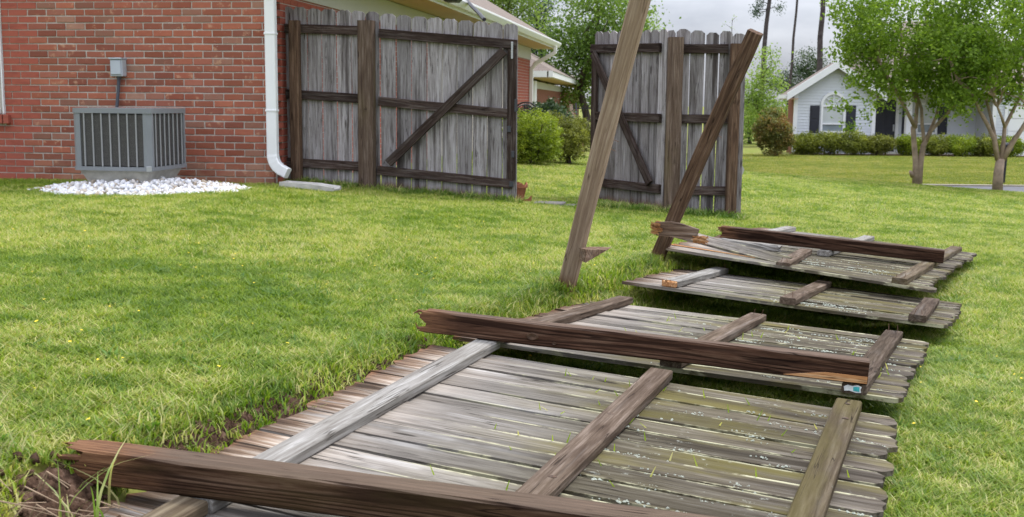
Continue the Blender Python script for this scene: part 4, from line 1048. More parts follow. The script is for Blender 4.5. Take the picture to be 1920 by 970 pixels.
p = at(1389, 318, 11.75); root = empty('white_scrap', loc=p, label='small white scrap sticking out behind the far fence section', cat='scrap')
MB().prism([(-.03, -.07), (.02, -.05), (.035, .0), (.02, .03), (-.02, .07)], 0, .006, Matrix.Rotation(R(90), 4, 'X')).build('sheet', M['frieze'], root)
# ------------------------------------------------------------------ grey neighbour house across the road
YH = 50.0
NH = empty('siding_house', loc=(0, 0, 0), label='grey sided house with black shutters and door across the road', cat='house')
def nx(u, Y=YH): return at(u, 240, Y).x
def nz_(v, u=1560, Y=YH): return at(u, v, Y).z
gx0, gx1 = nx(1491), nx(1633); bz = nz_(291); ez_ = nz_(172); pk = nz_(125)
gm = (gx0 + gx1) / 2
def siding_wall(name, x0, x1, y, z0, ztop, step=.127, gable=None, holes=()):
    """lapped courses as one joined part"""
    mb = MB(); z = z0
    while z < (gable if gable else ztop) - .01:
        z1 = min(z + step, gable if gable else ztop)
        a, b = x0, x1
        if gable and z1 > ztop:
            k = (z1 - ztop) / (gable - ztop); a, b = x0 + (gm - x0) * k, x1 + (gm - x1) * k
            k0 = max(0, (z - ztop)) / (gable - ztop); a0, b0 = x0 + (gm - x0) * k0, x1 + (gm - x1) * k0
        else: a0, b0 = a, b
        mb.add([(a0, y - .034, z), (b0, y - .034, z), (b, y - .004, z1), (a, y - .004, z1), (a0, y, z), (b0, y, z)], [(0, 1, 2, 3), (4, 5, 1, 0)])
        z = z1
    return tag(mb.build(name, M['siding'], NH), kind='stuff')
siding_wall('gable_siding', gx0, gx1, YH, bz, ez_, gable=pk)
MB().box((gx0 + .06, YH + .8, (bz + ez_) / 2), (.10, 1.4, ez_ - bz)).build('side_wall', M['brick_far'], NH)
MB().box((gm, YH + .12, (bz + ez_) / 2), (gx1 - gx0 - .2, .1, ez_ - bz)).build('gable_core', M['siding'], NH)
for x in (gx0 - .02, gx1 + .08): MB().box((x, YH - .012, (bz + ez_) / 2), (.16, .09, ez_ - bz)).build('corner_trim', M['white_trim'], NH)
# gable roof with white rakes
for sg in (-1, 1):
    ov = .5; xe2 = gm + sg * ((gx1 - gx0) / 2 + ov); sl_ = (pk - ez_) / ((gx1 - gx0) / 2); zeo = ez_ - ov * sl_ + .06
    A, B = (xe2, zeo), (gm, pk + .06)
    v = [(A[0], YH - .38, A[1]), (B[0], YH - .38, B[1]), (B[0], YH + .9, B[1]), (A[0], YH + .9, A[1])]
    v += [(x, y, z + .10) for x, y, z in v]
    MB().add(v, [(3, 2, 1, 0), (4, 5, 6, 7), (0, 1, 5, 4), (1, 2, 6, 5), (2, 3, 7, 6), (3, 0, 4, 7)]).build('roof', M['shingle'], NH)
    v = [(A[0], YH - .44, A[1] - .13), (B[0], YH - .44, B[1] - .13), (B[0], YH - .44, B[1] + .19), (A[0], YH - .44, A[1] + .19)]; v += [(x, y + .05, z) for x, y, z in v]
    MB().add(v, [(0, 1, 2, 3), (7, 6, 5, 4), (0, 4, 5, 1), (1, 5, 6, 2), (2, 6, 7, 3), (3, 7, 4, 0)]).build('rake_board', M['white_trim'], NH)
    if sg < 0:
        MB().box((xe2 - .04, YH + .26, zeo + .03), (.1, 1.2, .16)).build('gutter', M['white_trim'], NH)
        MB().box(((xe2 + gx0) / 2, YH + .28, zeo - .06), (gx0 - xe2, 1.2, .04)).build('soffit', M['soffit'], NH)
# arched window with its shutters
def nwin(u0, u1, v0, v1, Y, arch=False, muntin=True):
    x0, x1 = nx(u0, Y), nx(u1, Y); z0, z1 = nz_(v1, (u0 + u1) / 2, Y), nz_(v0, (u0 + u1) / 2, Y); xm = (x0 + x1) / 2; t_ = .09
    mb = MB()
    for c, d in (((x0 + t_ / 2, Y - .05, (z0 + z1) / 2), (t_, .09, z1 - z0)), ((x1 - t_ / 2, Y - .05, (z0 + z1) / 2), (t_, .09, z1 - z0)), ((xm, Y - .05, z1 - t_ / 2), (x1 - x0 - 2 * t_, .088, t_)), ((xm, Y - .05, z0 + t_ / 2), (x1 - x0 - 2 * t_, .088, t_)), ((xm, Y - .045, z0 + (z1 - z0) * .33), (x1 - x0 - 2 * t_, .07, .06))): mb.box(c, d)
    o = mb.build('window', M['white_trim'], NH)
    MB().box((xm, Y - .03, z0 + (z1 - z0) * .16), (x1 - x0 - 2 * t_, .01, (z1 - z0) * .30)).build('pane', M['glass'], o)
    MB().box((xm, Y - .03, z0 + (z1 - z0) * .66), (x1 - x0 - 2 * t_, .01, (z1 - z0) * .62)).build('pane', M['blind'], o)
    if arch:
        n = 14; r0, r1 = (x1 - x0) / 2 - t_, (x1 - x0) / 2 + .02; vs = []
        for k in range(n + 1):
            a = math.pi * k / n
            for (rr, yy) in ((r0, Y - .035), (r1, Y - .035), (r1, Y - .10), (r0, Y - .10)): vs.append((xm + rr * math.cos(a), yy, z1 + .004 + rr * 1.0 * math.sin(a)))
        mb = MB().add(vs, [(i * 4 + k, (i + 1) * 4 + k, (i + 1) * 4 + (k + 1) % 4, i * 4 + (k + 1) % 4) for i in range(n) for k in range(4)])
        for a in (45, 90, 135): mb.tube([(xm, Y - .07, z1), (xm + r0 * math.cos(R(a)), Y - .07, z1 + r0 * math.sin(R(a)))], .018, 4)
        mb.build('arch_frame', M['white_trim'], o)
        vs = [(xm, Y - .04, z1)] + [(xm + r0 * math.cos(math.pi * k / n), Y - .04, z1 + r0 * math.sin(math.pi * k / n)) for k in range(n + 1)]
        MB().add(vs, [(0, k + 1, k + 2) for k in range(n)]).build('arch_pane', M['blind'], o)
    return o
def shutter(u0, u1, v0, v1, Y):
    x0, x1 = nx(u0, Y), nx(u1, Y); z0, z1 = nz_(v1, u0, Y), nz_(v0, u0, Y); xm = (x0 + x1) / 2
    mb = MB().box((xm, Y - .035, (z0 + z1) / 2), (x1 - x0, .03, z1 - z0), None, .008)
    for zc, hh in (((z0 * .72 + z1 * .28), (z1 - z0) * .38), ((z0 * .26 + z1 * .74), (z1 - z0) * .40)): mb.box((xm, Y - .055, zc), (x1 - x0 - .12, .02, hh), None, .006)
    mb.build('shutter', M['shutter'], NH)
nwin(1537, 1583, 197, 250, YH, True); shutter(1517, 1535, 198, 250, YH); shutter(1585, 1603, 198, 248, YH)
# recessed porch: door, column, second window
YP = 51.6
siding_wall('porch_siding', nx(1636, YP), nx(1862, YP), YP, bz, nz_(165, 1740, YP))
x0, x1 = nx(1637, YP), nx(1677, YP); zd0, zd1 = bz + .12, nz_(186, 1655, YP)
dr = MB().box(((x0 + x1) / 2, YP - .06, (zd0 + zd1) / 2), (x1 - x0, .06, zd1 - zd0), None, .01).build('door', M['shutter'], NH)
for zc, hh in ((.25, .34), (.68, .40)):
    for sx in (-.22, .22): MB().box(((x0 + x1) / 2 + sx * (x1 - x0), YP - .095, zd0 + (zd1 - zd0) * zc), ((x1 - x0) * .32, .02, (zd1 - zd0) * hh), None, .008).build('door_panel', M['shutter'], dr)
MB().box((nx(1674, YP), YP - .11, nz_(240, 1660, YP)), (.07, .05, .3), None, .01).build('handle', M['galv'], dr)
for u in (1680,): MB().box((nx(u, YP), YP - .05, (bz + zd1) / 2), (.14, .1, zd1 - bz)).build('door_trim', M['white_trim'], NH)
shutter(1690, 1697, 195, 252, YP); shutter(1757, 1775, 195, 252, YP); nwin(1716, 1756, 193, 252, YP)
xc = nx(1702, 50.4); 
cl = MB().box((xc, 50.4, (bz + nz_(172, 1702, 50.4)) / 2), (.24, .24, nz_(172, 1702, 50.4) - bz), None, .01).build('porch_column', M['white_trim'], NH)
MB().box((xc, 50.4, bz + .16), (.31, .31, .14), None, .01).build('column_base', M['white_trim'], cl)
MB().box((nx(1750, 50.4), 51.0, bz + .06), (nx(1862) - nx(1636), 1.2, .12)).build('porch_slab', M['concrete'], NH)
# garage wing at the right edge
gxa, gxb = nx(1862, 49.6), nx(2050, 49.6)
siding_wall('garage_siding', gxa, gxb, 49.6, bz, nz_(165, 1900, 49.6))
MB().box((gxa, 49.58, (bz + nz_(165, 1900, 49.6)) / 2), (.16, .09, nz_(165, 1900, 49.6) - bz)).build('corner_trim', M['white_trim'], NH)
MB().box((gxa + .05, 50.6, (bz + nz_(165, 1900, 49.6)) / 2), (.06, 1.9, nz_(165, 1900, 49.6) - bz)).build('garage_side', M['siding'], NH)
gx = nx(1886, 49.6); gd = MB()
for k in range(4): gd.box((gx + 2.45, 49.54, bz + .3 + k * .535), (4.8, .05, .52), None, .012)
tag(gd.build('garage_door', M['white_trim'], NH), kind=None)
MB().box((gx - .06, 49.53, bz + 1.1), (.14, .09, 2.4)).build('garage_trim', M['white_trim'], NH)
# main roof
za = nz_(165, 1750, YH); xa, xb = gx1 + .3, nx(2060)
v = [(xa, 49.3, za), (xb, 49.3, za), (xb - 3, 57, za + 3.3), (xa + 3.2, 57, za + 3.3), (xa, 65, za), (xb, 65, za)]
MB().add(v, [(0, 1, 2, 3), (3, 2, 5, 4), (1, 5, 2), (0, 3, 4)]).build('roof', M['shingle'], NH)
MB().box(((gx1 + .7 + xb) / 2, 49.26, za - .07), (xb - gx1 - .7, .08, .2)).build('fascia', M['white_trim'], NH)
MB().box(((gx1 + .7 + xb) / 2, 50.4, za - .15), (xb - gx1 - .7, 2.2, .02)).build('soffit', M['soffit'], NH)
strip('mulch_bed', 'mulch', 48.0, 49.9, nx(1478), nx(1915), .03)
# hedges and the red-green shrub before it
bush('shrub', 'loose red and green shrub at the left corner of the grey house', gp3(1450, 286, 47), (.95, .7, 1.16), 'leaf_red', 13000, .085, 51, None, 20)
hb = 'clipped bushes in front of the grey house'
for i, (u, wv, hh, lab, mt) in enumerate(((1504, .62, .42, 'leftmost clipped bush of the row, under the left black shutter', 'leaf_hedge'), (1551, .72, .47, 'clipped bush directly under the arched window', 'leaf_hedge'), (1597, .70, .46, 'clipped bush right of the arched window', 'leaf_hedge'), (1640, .72, .41, 'brownish rounded bush before the black door', 'leaf_olive'))):
    bush('clipped_bush', lab, gp3(u, 289, 48.3), (wv * 1.3, .65, hh * 1.22), mt, 9000, .07, 60 + i, hb, 16)
hc = 'hedge bushes right of the black door'
for i, (u, wv, hh, lab) in enumerate(((1703, .58, .40, 'bright hedge bush left of the nearer thin tree trunk'), (1752, .66, .42, 'hedge bush seen between the forked tree stems under the porch window'), (1797, .70, .43, 'middle bush of the right hedge before the blank siding'), (1842, .70, .42, 'hedge bush left of the right tree trunk'), (1888, .62, .40, 'last hedge bush at the right, before the garage door'))):
    bush('clipped_bush', lab, gp3(u, 289, 48.3), (wv * 1.3, .65, hh * 1.22), 'leaf_hedge' if i % 2 else 'leaf_bright', 9000, .07, 70 + i, hc, 16)
# post box post by the right tree
p = gp3(1881, 333, 30.2); zt = at(1888, 268, 30.2).z
root = empty('mailbox', loc=p, label='black mailbox on a post behind the right crape myrtle trunk', cat='mailbox')
MB().tube([(0, 0, -.1), (.03, 0, zt - p.z - .22)], .05, 8).build('post', M['black'], root); MB().box((.04, 0, zt - p.z - .12), (.2, .45, .24), None, .05).build('box_body', M['black'], root)

# ------------------------------------------------------------------ the two crape myrtles
def myrtle(label, base_uv, Y, stems, ells, n_c, seed, drop=()):
    rng = np.random.default_rng(seed); base = gp3(*base_uv, Y); root = empty('crape_myrtle', loc=base, label=label, cat='tree', group='crape myrtles on the far edge of the lawn')
    loc = lambda u, v, dy=0: at(u, v, Y + dy) - base
    mb = MB(); tips = []
    for path, r0, r1, dy in stems:
        pts = [loc(u, v, dy * i / (len(path) - 1)) for i, (u, v) in enumerate(path)]
        pts[0].z -= .05 if r0 > .05 else 0
        mb.tube(pts, [r0 + (r1 - r0) * i / (len(pts) - 1) for i in range(len(pts))], 8); tips += [(pts, r1)] * (r1 < .026)
    cs = [ell_points(rng, loc(u, v) + Vector((0, dy, 0)), (rx, ry, rz), max(3, int(n_c * w_)), .2) for (u, v, dy, rx, ry, rz, w_) in ells]
    cs = np.vstack(cs + [np.array([loc(u, v, dy) + Vector(tuple(rng.normal(0, .05, 3))) for (u, v, dy) in drop])] if drop else cs)
    for k in range(60):                          # twigs
        pts, r1 = tips[rng.integers(len(tips))]; a = pts[-1 - int(rng.integers(0, 2))]; d = np.linalg.norm(cs - np.array(a), axis=1); near = np.argsort(d)[:60]; tg = cs[near[rng.integers(len(near))]]
        mb.tube(limb(a, tg, .06, rng), [.02, .016, .013, .009, .004], 5)
    mb.build('trunk', M['bark_pale'], root, smooth=True)
    V, F, t = leaf_cloud(cs, np.full(len(cs), .085) * rng.uniform(.6, 1.5, len(cs)), 34, .07, rng, .2, None, .7)
    o = np_mesh('crown', V, F, M['leaf_myrtle'], t); link(o, root)
myrtle('left crape myrtle, its twin trunk rising right of the black door', (1719, 343), 22.3,
  [([(1716, 345), (1717, 305), (1714, 270), (1712, 240), (1718, 228)], .062, .045, 0), ([(1723, 345), (1726, 305), (1731, 275), (1738, 258)], .066, .048, 0),
   ([(1716, 240), (1707, 222), (1690, 190), (1670, 152), (1650, 118)], .04, .022, -.5), ([(1716, 240), (1720, 195), (1705, 150), (1692, 110), (1690, 60)], .042, .02, .4),
   ([(1733, 268), (1729, 235), (1728, 205), (1716, 165), (1722, 100), (1735, 50)], .038, .018, .2), ([(1735, 268), (1746, 245), (1768, 222), (1790, 196), (1812, 178), (1835, 150)], .042, .018, -.3),
   ([(1738, 258), (1755, 220), (1765, 180), (1772, 130), (1790, 70)], .034, .018, .6), ([(1711, 330), (1707, 322)], .05, .03, -.1)],
  [(1720, 70, 0, 1.35, 1.4, .85, .36), (1645, 60, -.2, .85, 1.0, .6, .17), (1790, 110, .1, .9, 1.2, .75, .26), (1640, 150, -.4, .65, .5, .22, .06), (1700, -60, 0, 1.6, 1.5, .8, .25), (1700, 155, 0, 1.0, 1.0, .30, .14), (1600, 95, -.2, .5, .5, .28, .07), (1610, 20, 0, .6, .8, .5, .07), (1800, 165, 0, .6, .7, .3, .07), (1775, 200, -.3, .5, .5, .2, .025)],
  520, 81, [(1640, 180, -.6), (1620, 190, -.6), (1605, 196, -.6), (1590, 196, -.7), (1575, 198, -.7), (1630, 205, -.6), (1612, 215, -.6), (1598, 225, -.7), (1592, 238, -.7), (1650, 195, -.5), (1664, 200, -.5), (1580, 215, -.7), (1568, 195, -.7), (1690, 205, -.4)])
myrtle('right crape myrtle by the frame edge, with a wide leaning trunk', (1870, 357), 21.4,
  [([(1870, 359), (1872, 325), (1876, 298)], .105, .082, 0), ([(1870, 300), (1864, 262), (1852, 235), (1838, 210), (1826, 180), (1795, 150), (1780, 110)], .047, .02, -.3),
   ([(1872, 300), (1865, 255), (1858, 220), (1850, 190), (1852, 140), (1848, 80)], .04, .02, .3), ([(1878, 300), (1882, 262), (1884, 238), (1898, 210), (1914, 180), (1912, 140), (1905, 80)], .045, .02, .2),
   ([(1880, 296), (1900, 265), (1916, 242), (1935, 210), (1950, 150)], .06, .025, -.2), ([(1884, 238), (1878, 220), (1870, 200), (1862, 180)], .03, .012, -.4)],
  [(1860, 60, 0, 1.2, 1.3, .85, .34), (1930, 60, 0, 1.2, 1.3, .9, .3), (1850, 130, .2, .9, 1.0, .45, .14), (1880, -60, 0, 1.4, 1.4, .8, .2), (1905, 170, 0, .5, .6, .25, .04), (1790, 90, -.3, .6, .8, .5, .12), (1822, 155, -.2, .55, .6, .35, .09), (1795, 190, -.2, .4, .5, .2, .03)],
  520, 82)

# ------------------------------------------------------------------ trees in the distance
gt = 'broad-leaved trees behind the houses'
def far_tree(label, u, Y, top_v, cr_, mat, n_c, per, size, spread, seed, bark='bark', tr=.14, group=gt, name='broadleaf_tree'):
    p = at(u, 220, Y); p.z = ground(p.x, p.y); e = [(at(a, b, Y).x - p.x, dy, at(a, b, Y).z - p.z, rx, ry, rz) for (a, b, dy, rx, ry, rz) in cr_]
    return tree(name, label, p, 0, tr, e, mat, n_c, per, size, spread, seed, bark, group)
far_tree('tall airy tree above the near roof at top left of the gap', 945, 46, 0, [(950, 10, 0, 1.6, 1.6, 1.1), (910, -25, 0, 1.4, 1.4, 1.0), (985, 45, .5, 1.1, 1.2, .9), (975, -30, 0, 1.2, 1.4, 1.0)], 'leaf_light', 190, 42, .13, .30, 91)
far_tree('darker feathery tree right behind the eave of the near house', 1012, 52, 0, [(1010, 60, 0, .75, 1, .75), (1012, 20, 0, .6, .9, .6), (1000, 100, 0, .8, 1, .8)], 'leaf_pine', 110, 44, .12, .22, 92)
far_tree('big leafy tree filling the sky between the two gate leaves', 1092, 44, 0, [(1120, 40, 0, 1.9, 2, 1.6), (1090, 110, .3, 1.5, 1.8, 1.2), (1140, 110, .8, 1.6, 1.5, 1.2), (1060, 80, 0, .8, 1.2, .8), (1180, 70, 0, 1.4, 1.4, 1.0), (1085, 175, .4, .9, 1.4, .7), (1110, -20, 0, 1.2, 1.5, 1.0)], 'leaf_tree', 420, 44, .13, .30, 93, tr=.17)
far_tree('low green tree showing behind the swung-back gate leaf', 1160, 52, 0, [(1150, 190, 0, 2.2, 1.5, 1.6), (1210, 95, 0, 1.2, 1.2, 1.4)], 'leaf_tree', 120, 42, .15, .32, 94)
far_tree('pale green young tree just right of the far fence section', 1425, 58, 0, [(1428, 170, 0, 1.2, 1.2, 1.1), (1410, 215, 0, 1.0, 1.2, 1.0), (1440, 120, 0, .6, .8, .8), (1455, 190, .5, .9, 1, .8)], 'leaf_light', 130, 40, .14, .28, 95, tr=.1)
far_tree('small dark green tree left of the grey gable', 1410, 62, 0, [(1400, 225, 0, 1.4, 1.2, 1.2), (1440, 230, 0, 1.3, 1.2, .9)], 'leaf_tree', 90, 40, .15, .3, 96, tr=.1)
far_tree('bushy young pine rising behind the grey gable peak', 1512, 74, 0, [(1513, 120, 0, .75, .8, 1.0), (1528, 128, 0, .9, .8, .7), (1500, 150, 0, 1.2, 1, .7), (1470, 160, 0, 1.0, 1, .6)], 'leaf_dark', 120, 44, .13, .26, 97, tr=.09, name='young_pine', group='pines beyond the grey house')
gpn = 'pines beyond the grey house'
def pine(label, u0, v0, u1, v1, Y, rad, seed, top_extra=3.0, low=None):
    rng = np.random.default_rng(seed); a, b = at(u0, v0, Y), at(u1, v1, Y); base = a.copy(); d = b - a; k = (a.z - ground(a.x, Y)) / d.z
    foot = a - d * k; tp = b + d.normalized() * top_extra
    root = empty('pine_tree', loc=foot, label=label, cat='tree', group=gpn); L = tp - foot; mb = MB()
    mb.tube([tuple(L * t + Vector(tuple(rng.normal(0, .03, 3))) * (0 < t < 1)) for t in np.linspace(-.01, 1, 9)], [rad * (1.15 - .55 * t) for t in np.linspace(0, 1, 9)], 8)
    cs = []
    for k in range(26):
        h_ = L.length - rng.uniform(-.8, top_extra * .85 + (low or 0)); an = rng.uniform(0, 6.28); q = L.normalized() * h_; rr = rng.uniform(.25, .8)
        e = np.array(q) + np.array([rr * math.cos(an), rr * math.sin(an), rng.uniform(-.1, .3)]); mb.tube([tuple(q), tuple((np.array(q) + e) / 2 + np.array([0, 0, .08])), tuple(e)], [.03, .02, .01], 5); cs.append(e)
    mb.build('trunk', M['bark_dark'], root, smooth=True)
    V, F, t = leaf_cloud(np.array(cs), np.full(len(cs), .17), 130, .2, rng, 0, None, .2); o = np_mesh('crown', V, F, M['leaf_pine'], t); link(o, root)
pine('pine trunk with hanging needles nearest the leaning post top', 1428, 160, 1443, 0, 66, .15, 101, 2.6, 1.2)
pine('thinnest bare pine trunk in the middle of the three', 1481, 150, 1494, 0, 72, .09, 102, 4)
pine('thickest pine trunk rising left of the crape myrtle leaves', 1536, 120, 1542, 0, 70, .19, 103, 4)
# bare sapling just above the far fence
p = at(1372, 60, 40); foot = Vector((p.x, p.y, ground(p.x, p.y))); root = empty('sapling', loc=foot, label='thin twiggy sapling tip above the far fence section', cat='sapling')
mb = MB(); H_ = at(1372, 36, 40).z - foot.z; rng = np.random.default_rng(5)
mb.tube([(0, 0, 0), (.02, 0, H_ * .5), (0, 0, H_)], [.03, .02, .006], 6)
tipz = []
for k in range(12):
    h_ = H_ - k * .13; e = (rng.uniform(-.28, .28), rng.uniform(-.2, .2), h_ + .1); mb.tube([(0, 0, h_ - .05), e], [.008, .004], 4); tipz.append(e)
mb.build('trunk', M['bark'], root); V, F, t = leaf_cloud(np.array(tipz), np.full(12, .07), 8, .05, rng); o = np_mesh('crown', V, F, M['leaf_light'], t); link(o, root)

# ------------------------------------------------------------------ bare soil and grass
A2W = lambda key, x, y: PAN[key] @ Vector((x, y, 0))
ds_ = [A2W('A', -.02, .58), A2W('A', .12, .56), A2W('A', .26, .58), A2W('A', .08, .44)]
dirt_patch([(p.x, p.y, r_) for p, r_ in zip(ds_, (.13, .15, .13, .16))], 1, h=.02)
q = A2W('B', .03, -.22); dirt_patch([(q.x, q.y, .13), (q.x + .1, q.y - .03, .09)], 2)
dirt_patch([(A2W('A', -.03, y).x, A2W('A', -.03, y).y, .055) for y in np.arange(.85, 2.5, .085)], 3, h=.03)
q = gp3(500, 350, 11.05); dirt_patch([(q.x, q.y, .22), (q.x + .3, q.y - .02, .15)], 4)
# clods of broken soil
v0, f0 = icos(); V = []; F = []; rc = np.random.default_rng(31); n = 0
for (p, r_, k) in [(p, .15, 60) for p in ds_] + [(q_, .1, 30) for q_ in (A2W('B', .03, -.22), A2W('B', .12, -.25))] + [(A2W('A', -.04, y), .05, 7) for y in np.arange(.85, 2.5, .085)]:
    for _ in range(k):
        x, y = p.x + rc.normal(0, r_ * .55), p.y + rc.normal(0, r_ * .45); s = rc.uniform(.004, .015) * (1 if r_ > .06 else .7)
        V.append((v0 * (1 + rc.uniform(-.3, .3, v0.shape)) * s) + np.array([x, y, ground(x, y) + .018 + s * .2])); F.append(f0 + 12 * n); n += 1
o = np_mesh('soil_clods', np.vstack(V), np.vstack(F), M['dirt']); link(o); tag(o, 'crumbled soil by the broken post ends', 'soil', kind='stuff')
# roots in the torn soil
mb = MB(); rr_ = np.random.default_rng(8)
for k in range(60):
    p = A2W('A', rr_.uniform(-.1, .36), rr_.uniform(.36, .60)); z = ground(p.x, p.y) + .04; an = rr_.uniform(-.8, .6); l = rr_.uniform(.05, .16)
    mb.tube([(p.x, p.y, z - .02), (p.x + l * .4 * math.cos(an), p.y + l * .4 * math.sin(an), z + rr_.uniform(.0, .035)), (p.x + l * math.cos(an + .4), p.y + l * math.sin(an + .4), z - .01)], [.0025, .002, .0012], 5)
tag(mb.build('torn_roots', plain('pale_root', (.30, .22, .15), .9, .1, 0, .3, 30)), 'pale torn grass roots in the bare soil under the front post', 'roots', kind='stuff')

def blade_mesh(name, n, rad, hmin, hmax, wid, lean, mat, seed, seg=2):
    """one tuft: n curved blades, each seg quads narrowing to a tip"""
    rng = np.random.default_rng(seed); V = []; F = []; T = []
    a = rng.uniform(0, 2 * np.pi, n); r_ = rad * np.sqrt(rng.uniform(0, 1, n)); d = rng.uniform(0, 2 * np.pi, n); h_ = rng.uniform(hmin, hmax, n); ln = h_ * rng.uniform(.2, 1, n) * lean; w_ = wid * rng.uniform(.6, 1.3, n); tone = rng.uniform(0, 1, n)
    P = np.stack([r_ * np.cos(a), r_ * np.sin(a), np.zeros(n)], 1); dr = np.stack([np.cos(d), np.sin(d), np.zeros(n)], 1); sd_ = np.stack([-np.sin(d), np.cos(d), np.zeros(n)], 1); up = np.array([0, 0, 1.0])
    rows = []
    for k in range(seg + 1):
        t = k / seg; c = P + dr * (ln * t * t)[:, None] + up * (h_ * (t - .18 * lean * t * t))[:, None]; ww = (w_ * (1 - t) ** .6 * .5 + .0002)[:, None]
        rows.append(c - sd_ * ww); rows.append(c + sd_ * ww)
    V = np.stack(rows, 1).reshape(-1, 3); m = 2 * (seg + 1)
    F = np.concatenate([np.stack([np.arange(n) * m + 2 * k + i for i in (0, 1, 3, 2)], 1) for k in range(seg)])
    return np_mesh(name, V, F, M[mat], np.repeat(tone, m))
def scatter(name, pts, rot, scl, protos, mat, label=None):
    """points mesh that carries tufts as instances (ground cover nobody could count)"""
    pts = np.asarray(pts); n = len(pts); me = bpy.data.meshes.new(name); me.vertices.add(n); me.vertices.foreach_set('co', pts.astype(np.float32).ravel()); me.update()
    for nm, dt in (('rz', rot), ('sc', scl)): a = me.attributes.new(nm, 'FLOAT', 'POINT'); a.data.foreach_set('value', np.asarray(dt, dtype=np.float32))
    a = me.attributes.new('which', 'INT', 'POINT'); a.data.foreach_set('value', RNG.integers(0, len(protos), n).astype(np.int32))
    o = bpy.data.objects.new(name, me); link(o); tag(o, label, kind='stuff')
    g = bpy.data.node_groups.new(name, 'GeometryNodeTree'); g.interface.new_socket('Geometry', in_out='INPUT', socket_type='NodeSocketGeometry'); g.interface.new_socket('Geometry', in_out='OUTPUT', socket_type='NodeSocketGeometry')
    N = g.nodes.new; Lk = g.links.new; gi = N('NodeGroupInput'); go = N('NodeGroupOutput'); jn = N('GeometryNodeJoinGeometry')
    def attr(nm, dt):
        x = N('GeometryNodeInputNamedAttribute'); x.data_type = dt; x.inputs[0].default_value = nm; return x.outputs[0]
    cx = N('ShaderNodeCombineXYZ'); Lk(attr('rz', 'FLOAT'), cx.inputs[2]); e2r = N('FunctionNodeEulerToRotation'); Lk(cx.outputs[0], e2r.inputs[0])
    for i, p in enumerate(protos):
        oi = N('GeometryNodeObjectInfo'); oi.inputs[0].default_value = p; oi.inputs['As Instance'].default_value = True
        ip = N('GeometryNodeInstanceOnPoints'); cmp_ = N('FunctionNodeCompare'); cmp_.data_type = 'INT'; cmp_.operation = 'EQUAL'
        Lk(attr('which', 'INT'), cmp_.inputs[2]); cmp_.inputs[3].default_value = i
        Lk(gi.outputs[0], ip.inputs['Points']); Lk(cmp_.outputs[0], ip.inputs['Selection']); Lk(oi.outputs['Geometry'], ip.inputs['Instance']); Lk(e2r.outputs[0], ip.inputs['Rotation']); Lk(attr('sc', 'FLOAT'), ip.inputs['Scale']); Lk(ip.outputs[0], jn.inputs[0])
    Lk(jn.outputs[0], go.inputs[0]); md = o.modifiers.new('tufts', 'NODES'); md.node_group = g; return o

PANI = {k: m.inverted() for k, m in PAN.items()}
RANGE = {'A': (-.4, 2.60), 'B': (-.0, 1.74), 'C': (0, 1.33), 'D': (0, 2.70)}
PEB = (at(62, 352, 10.35).x, at(465, 360, 10.45).x)
def blocked(x, y):
    z = ground(x, y)
    for k, mi in PANI.items():
        if abs(PAN[k].translation.y + .5 - y) > 4: continue
        p = mi @ Vector((x, y, z)); a, b = RANGE[k]
        if -.015 < p.x < 1.80 and a < p.y < b and p.z > -.10: return True
    for p, r_ in zip(ds_, (.13, .14, .12, .15)):
        if (x - p.x) ** 2 + (y - p.y) ** 2 < r_ * r_: return True
    if 9.4 < y < 11.6:
        a = (x - (PEB[0] + PEB[1]) / 2) / ((PEB[1] - PEB[0]) / 2); b = (y - 10.48) / .74
        if a * a + b * b < 1: return True
    h = HI @ Vector((x, y, 0))
    return h.x < .05 and h.y > -.12
def points(y0, y1, dens, marg=.8, keep=None):
    A_ = (.46 * (y0 + y1) + 2 * marg) * (y1 - y0); n = int(A_ * dens); yy = RNG.uniform(y0, y1, n * 2); wd = .46 * yy + marg
    xx = RNG.uniform(-1, 1, n * 2) * (.46 * y1 + marg); ok = np.abs(xx) < wd
    return [(x, y, ground(x, y)) for x, y in zip(xx[ok], yy[ok]) if not blocked(x, y) and (keep is None or keep(x, y))]
def protos(nm, k, *a): return [blade_mesh(nm, *a[:-1], a[-1] + i) for i in range(k)]
def lawn(name, label, y0, y1, dens, pr, smin, smax, mat, keep=None, marg=.8):
    P = points(y0, y1, dens, marg, keep); n = len(P); scatter(name, P, RNG.uniform(0, 6.28, n), RNG.uniform(smin, smax, n), pr, mat, label); return n
M['weed'] = grass_mat('broad_weed', (.055, .13, .02), (.12, .235, .035), (.22, .35, .06), (.30, .36, .10))
n1 = lawn('lawn_grass', 'short bright green lawn grass nearest the camera', 2.0, 6.2, 900, protos('grass_tuft', 4, 28, .06, .020, .05, .0058, 1.35, 'grass', 200), .75, 1.12, 'grass')
n2 = lawn('lawn_grass', 'lawn grass in the middle of the garden', 6.2, 12.5, 330, protos('grass_tuft', 4, 40, .095, .022, .055, .0068, 1.3, 'grass', 210), .85, 1.3, 'grass')
n3 = lawn('lawn_grass', 'lawn grass out to the far edge by the road', 12.5, 22.6, 85, protos('grass_tuft', 3, 60, .18, .025, .055, .010, 1.25, 'grass', 220), .9, 1.3, 'grass', lambda x, y: x > -1.2)
n4 = lawn('far_lawn_grass', 'yellowish lawn across the road', 29.4, 48.5, 16, protos('grass_tuft', 3, 80, .38, .03, .06, .022, .95, 'grass_far', 230), .9, 1.3, 'grass_far', lambda x, y: x > 3)
wp = points(2.0, 12.0, 16); n5 = len(wp)
scatter('lawn_weeds', wp, RNG.uniform(0, 6.28, n5), RNG.uniform(.6, 1.25, n5), protos('weed_rosette', 4, 13, .04, .025, .062, .013, 1.6, 'weed', 270), 'weed', 'broader darker weeds mixed into the near lawn')
print('tufts', n1, n2, n3, n4, n5)
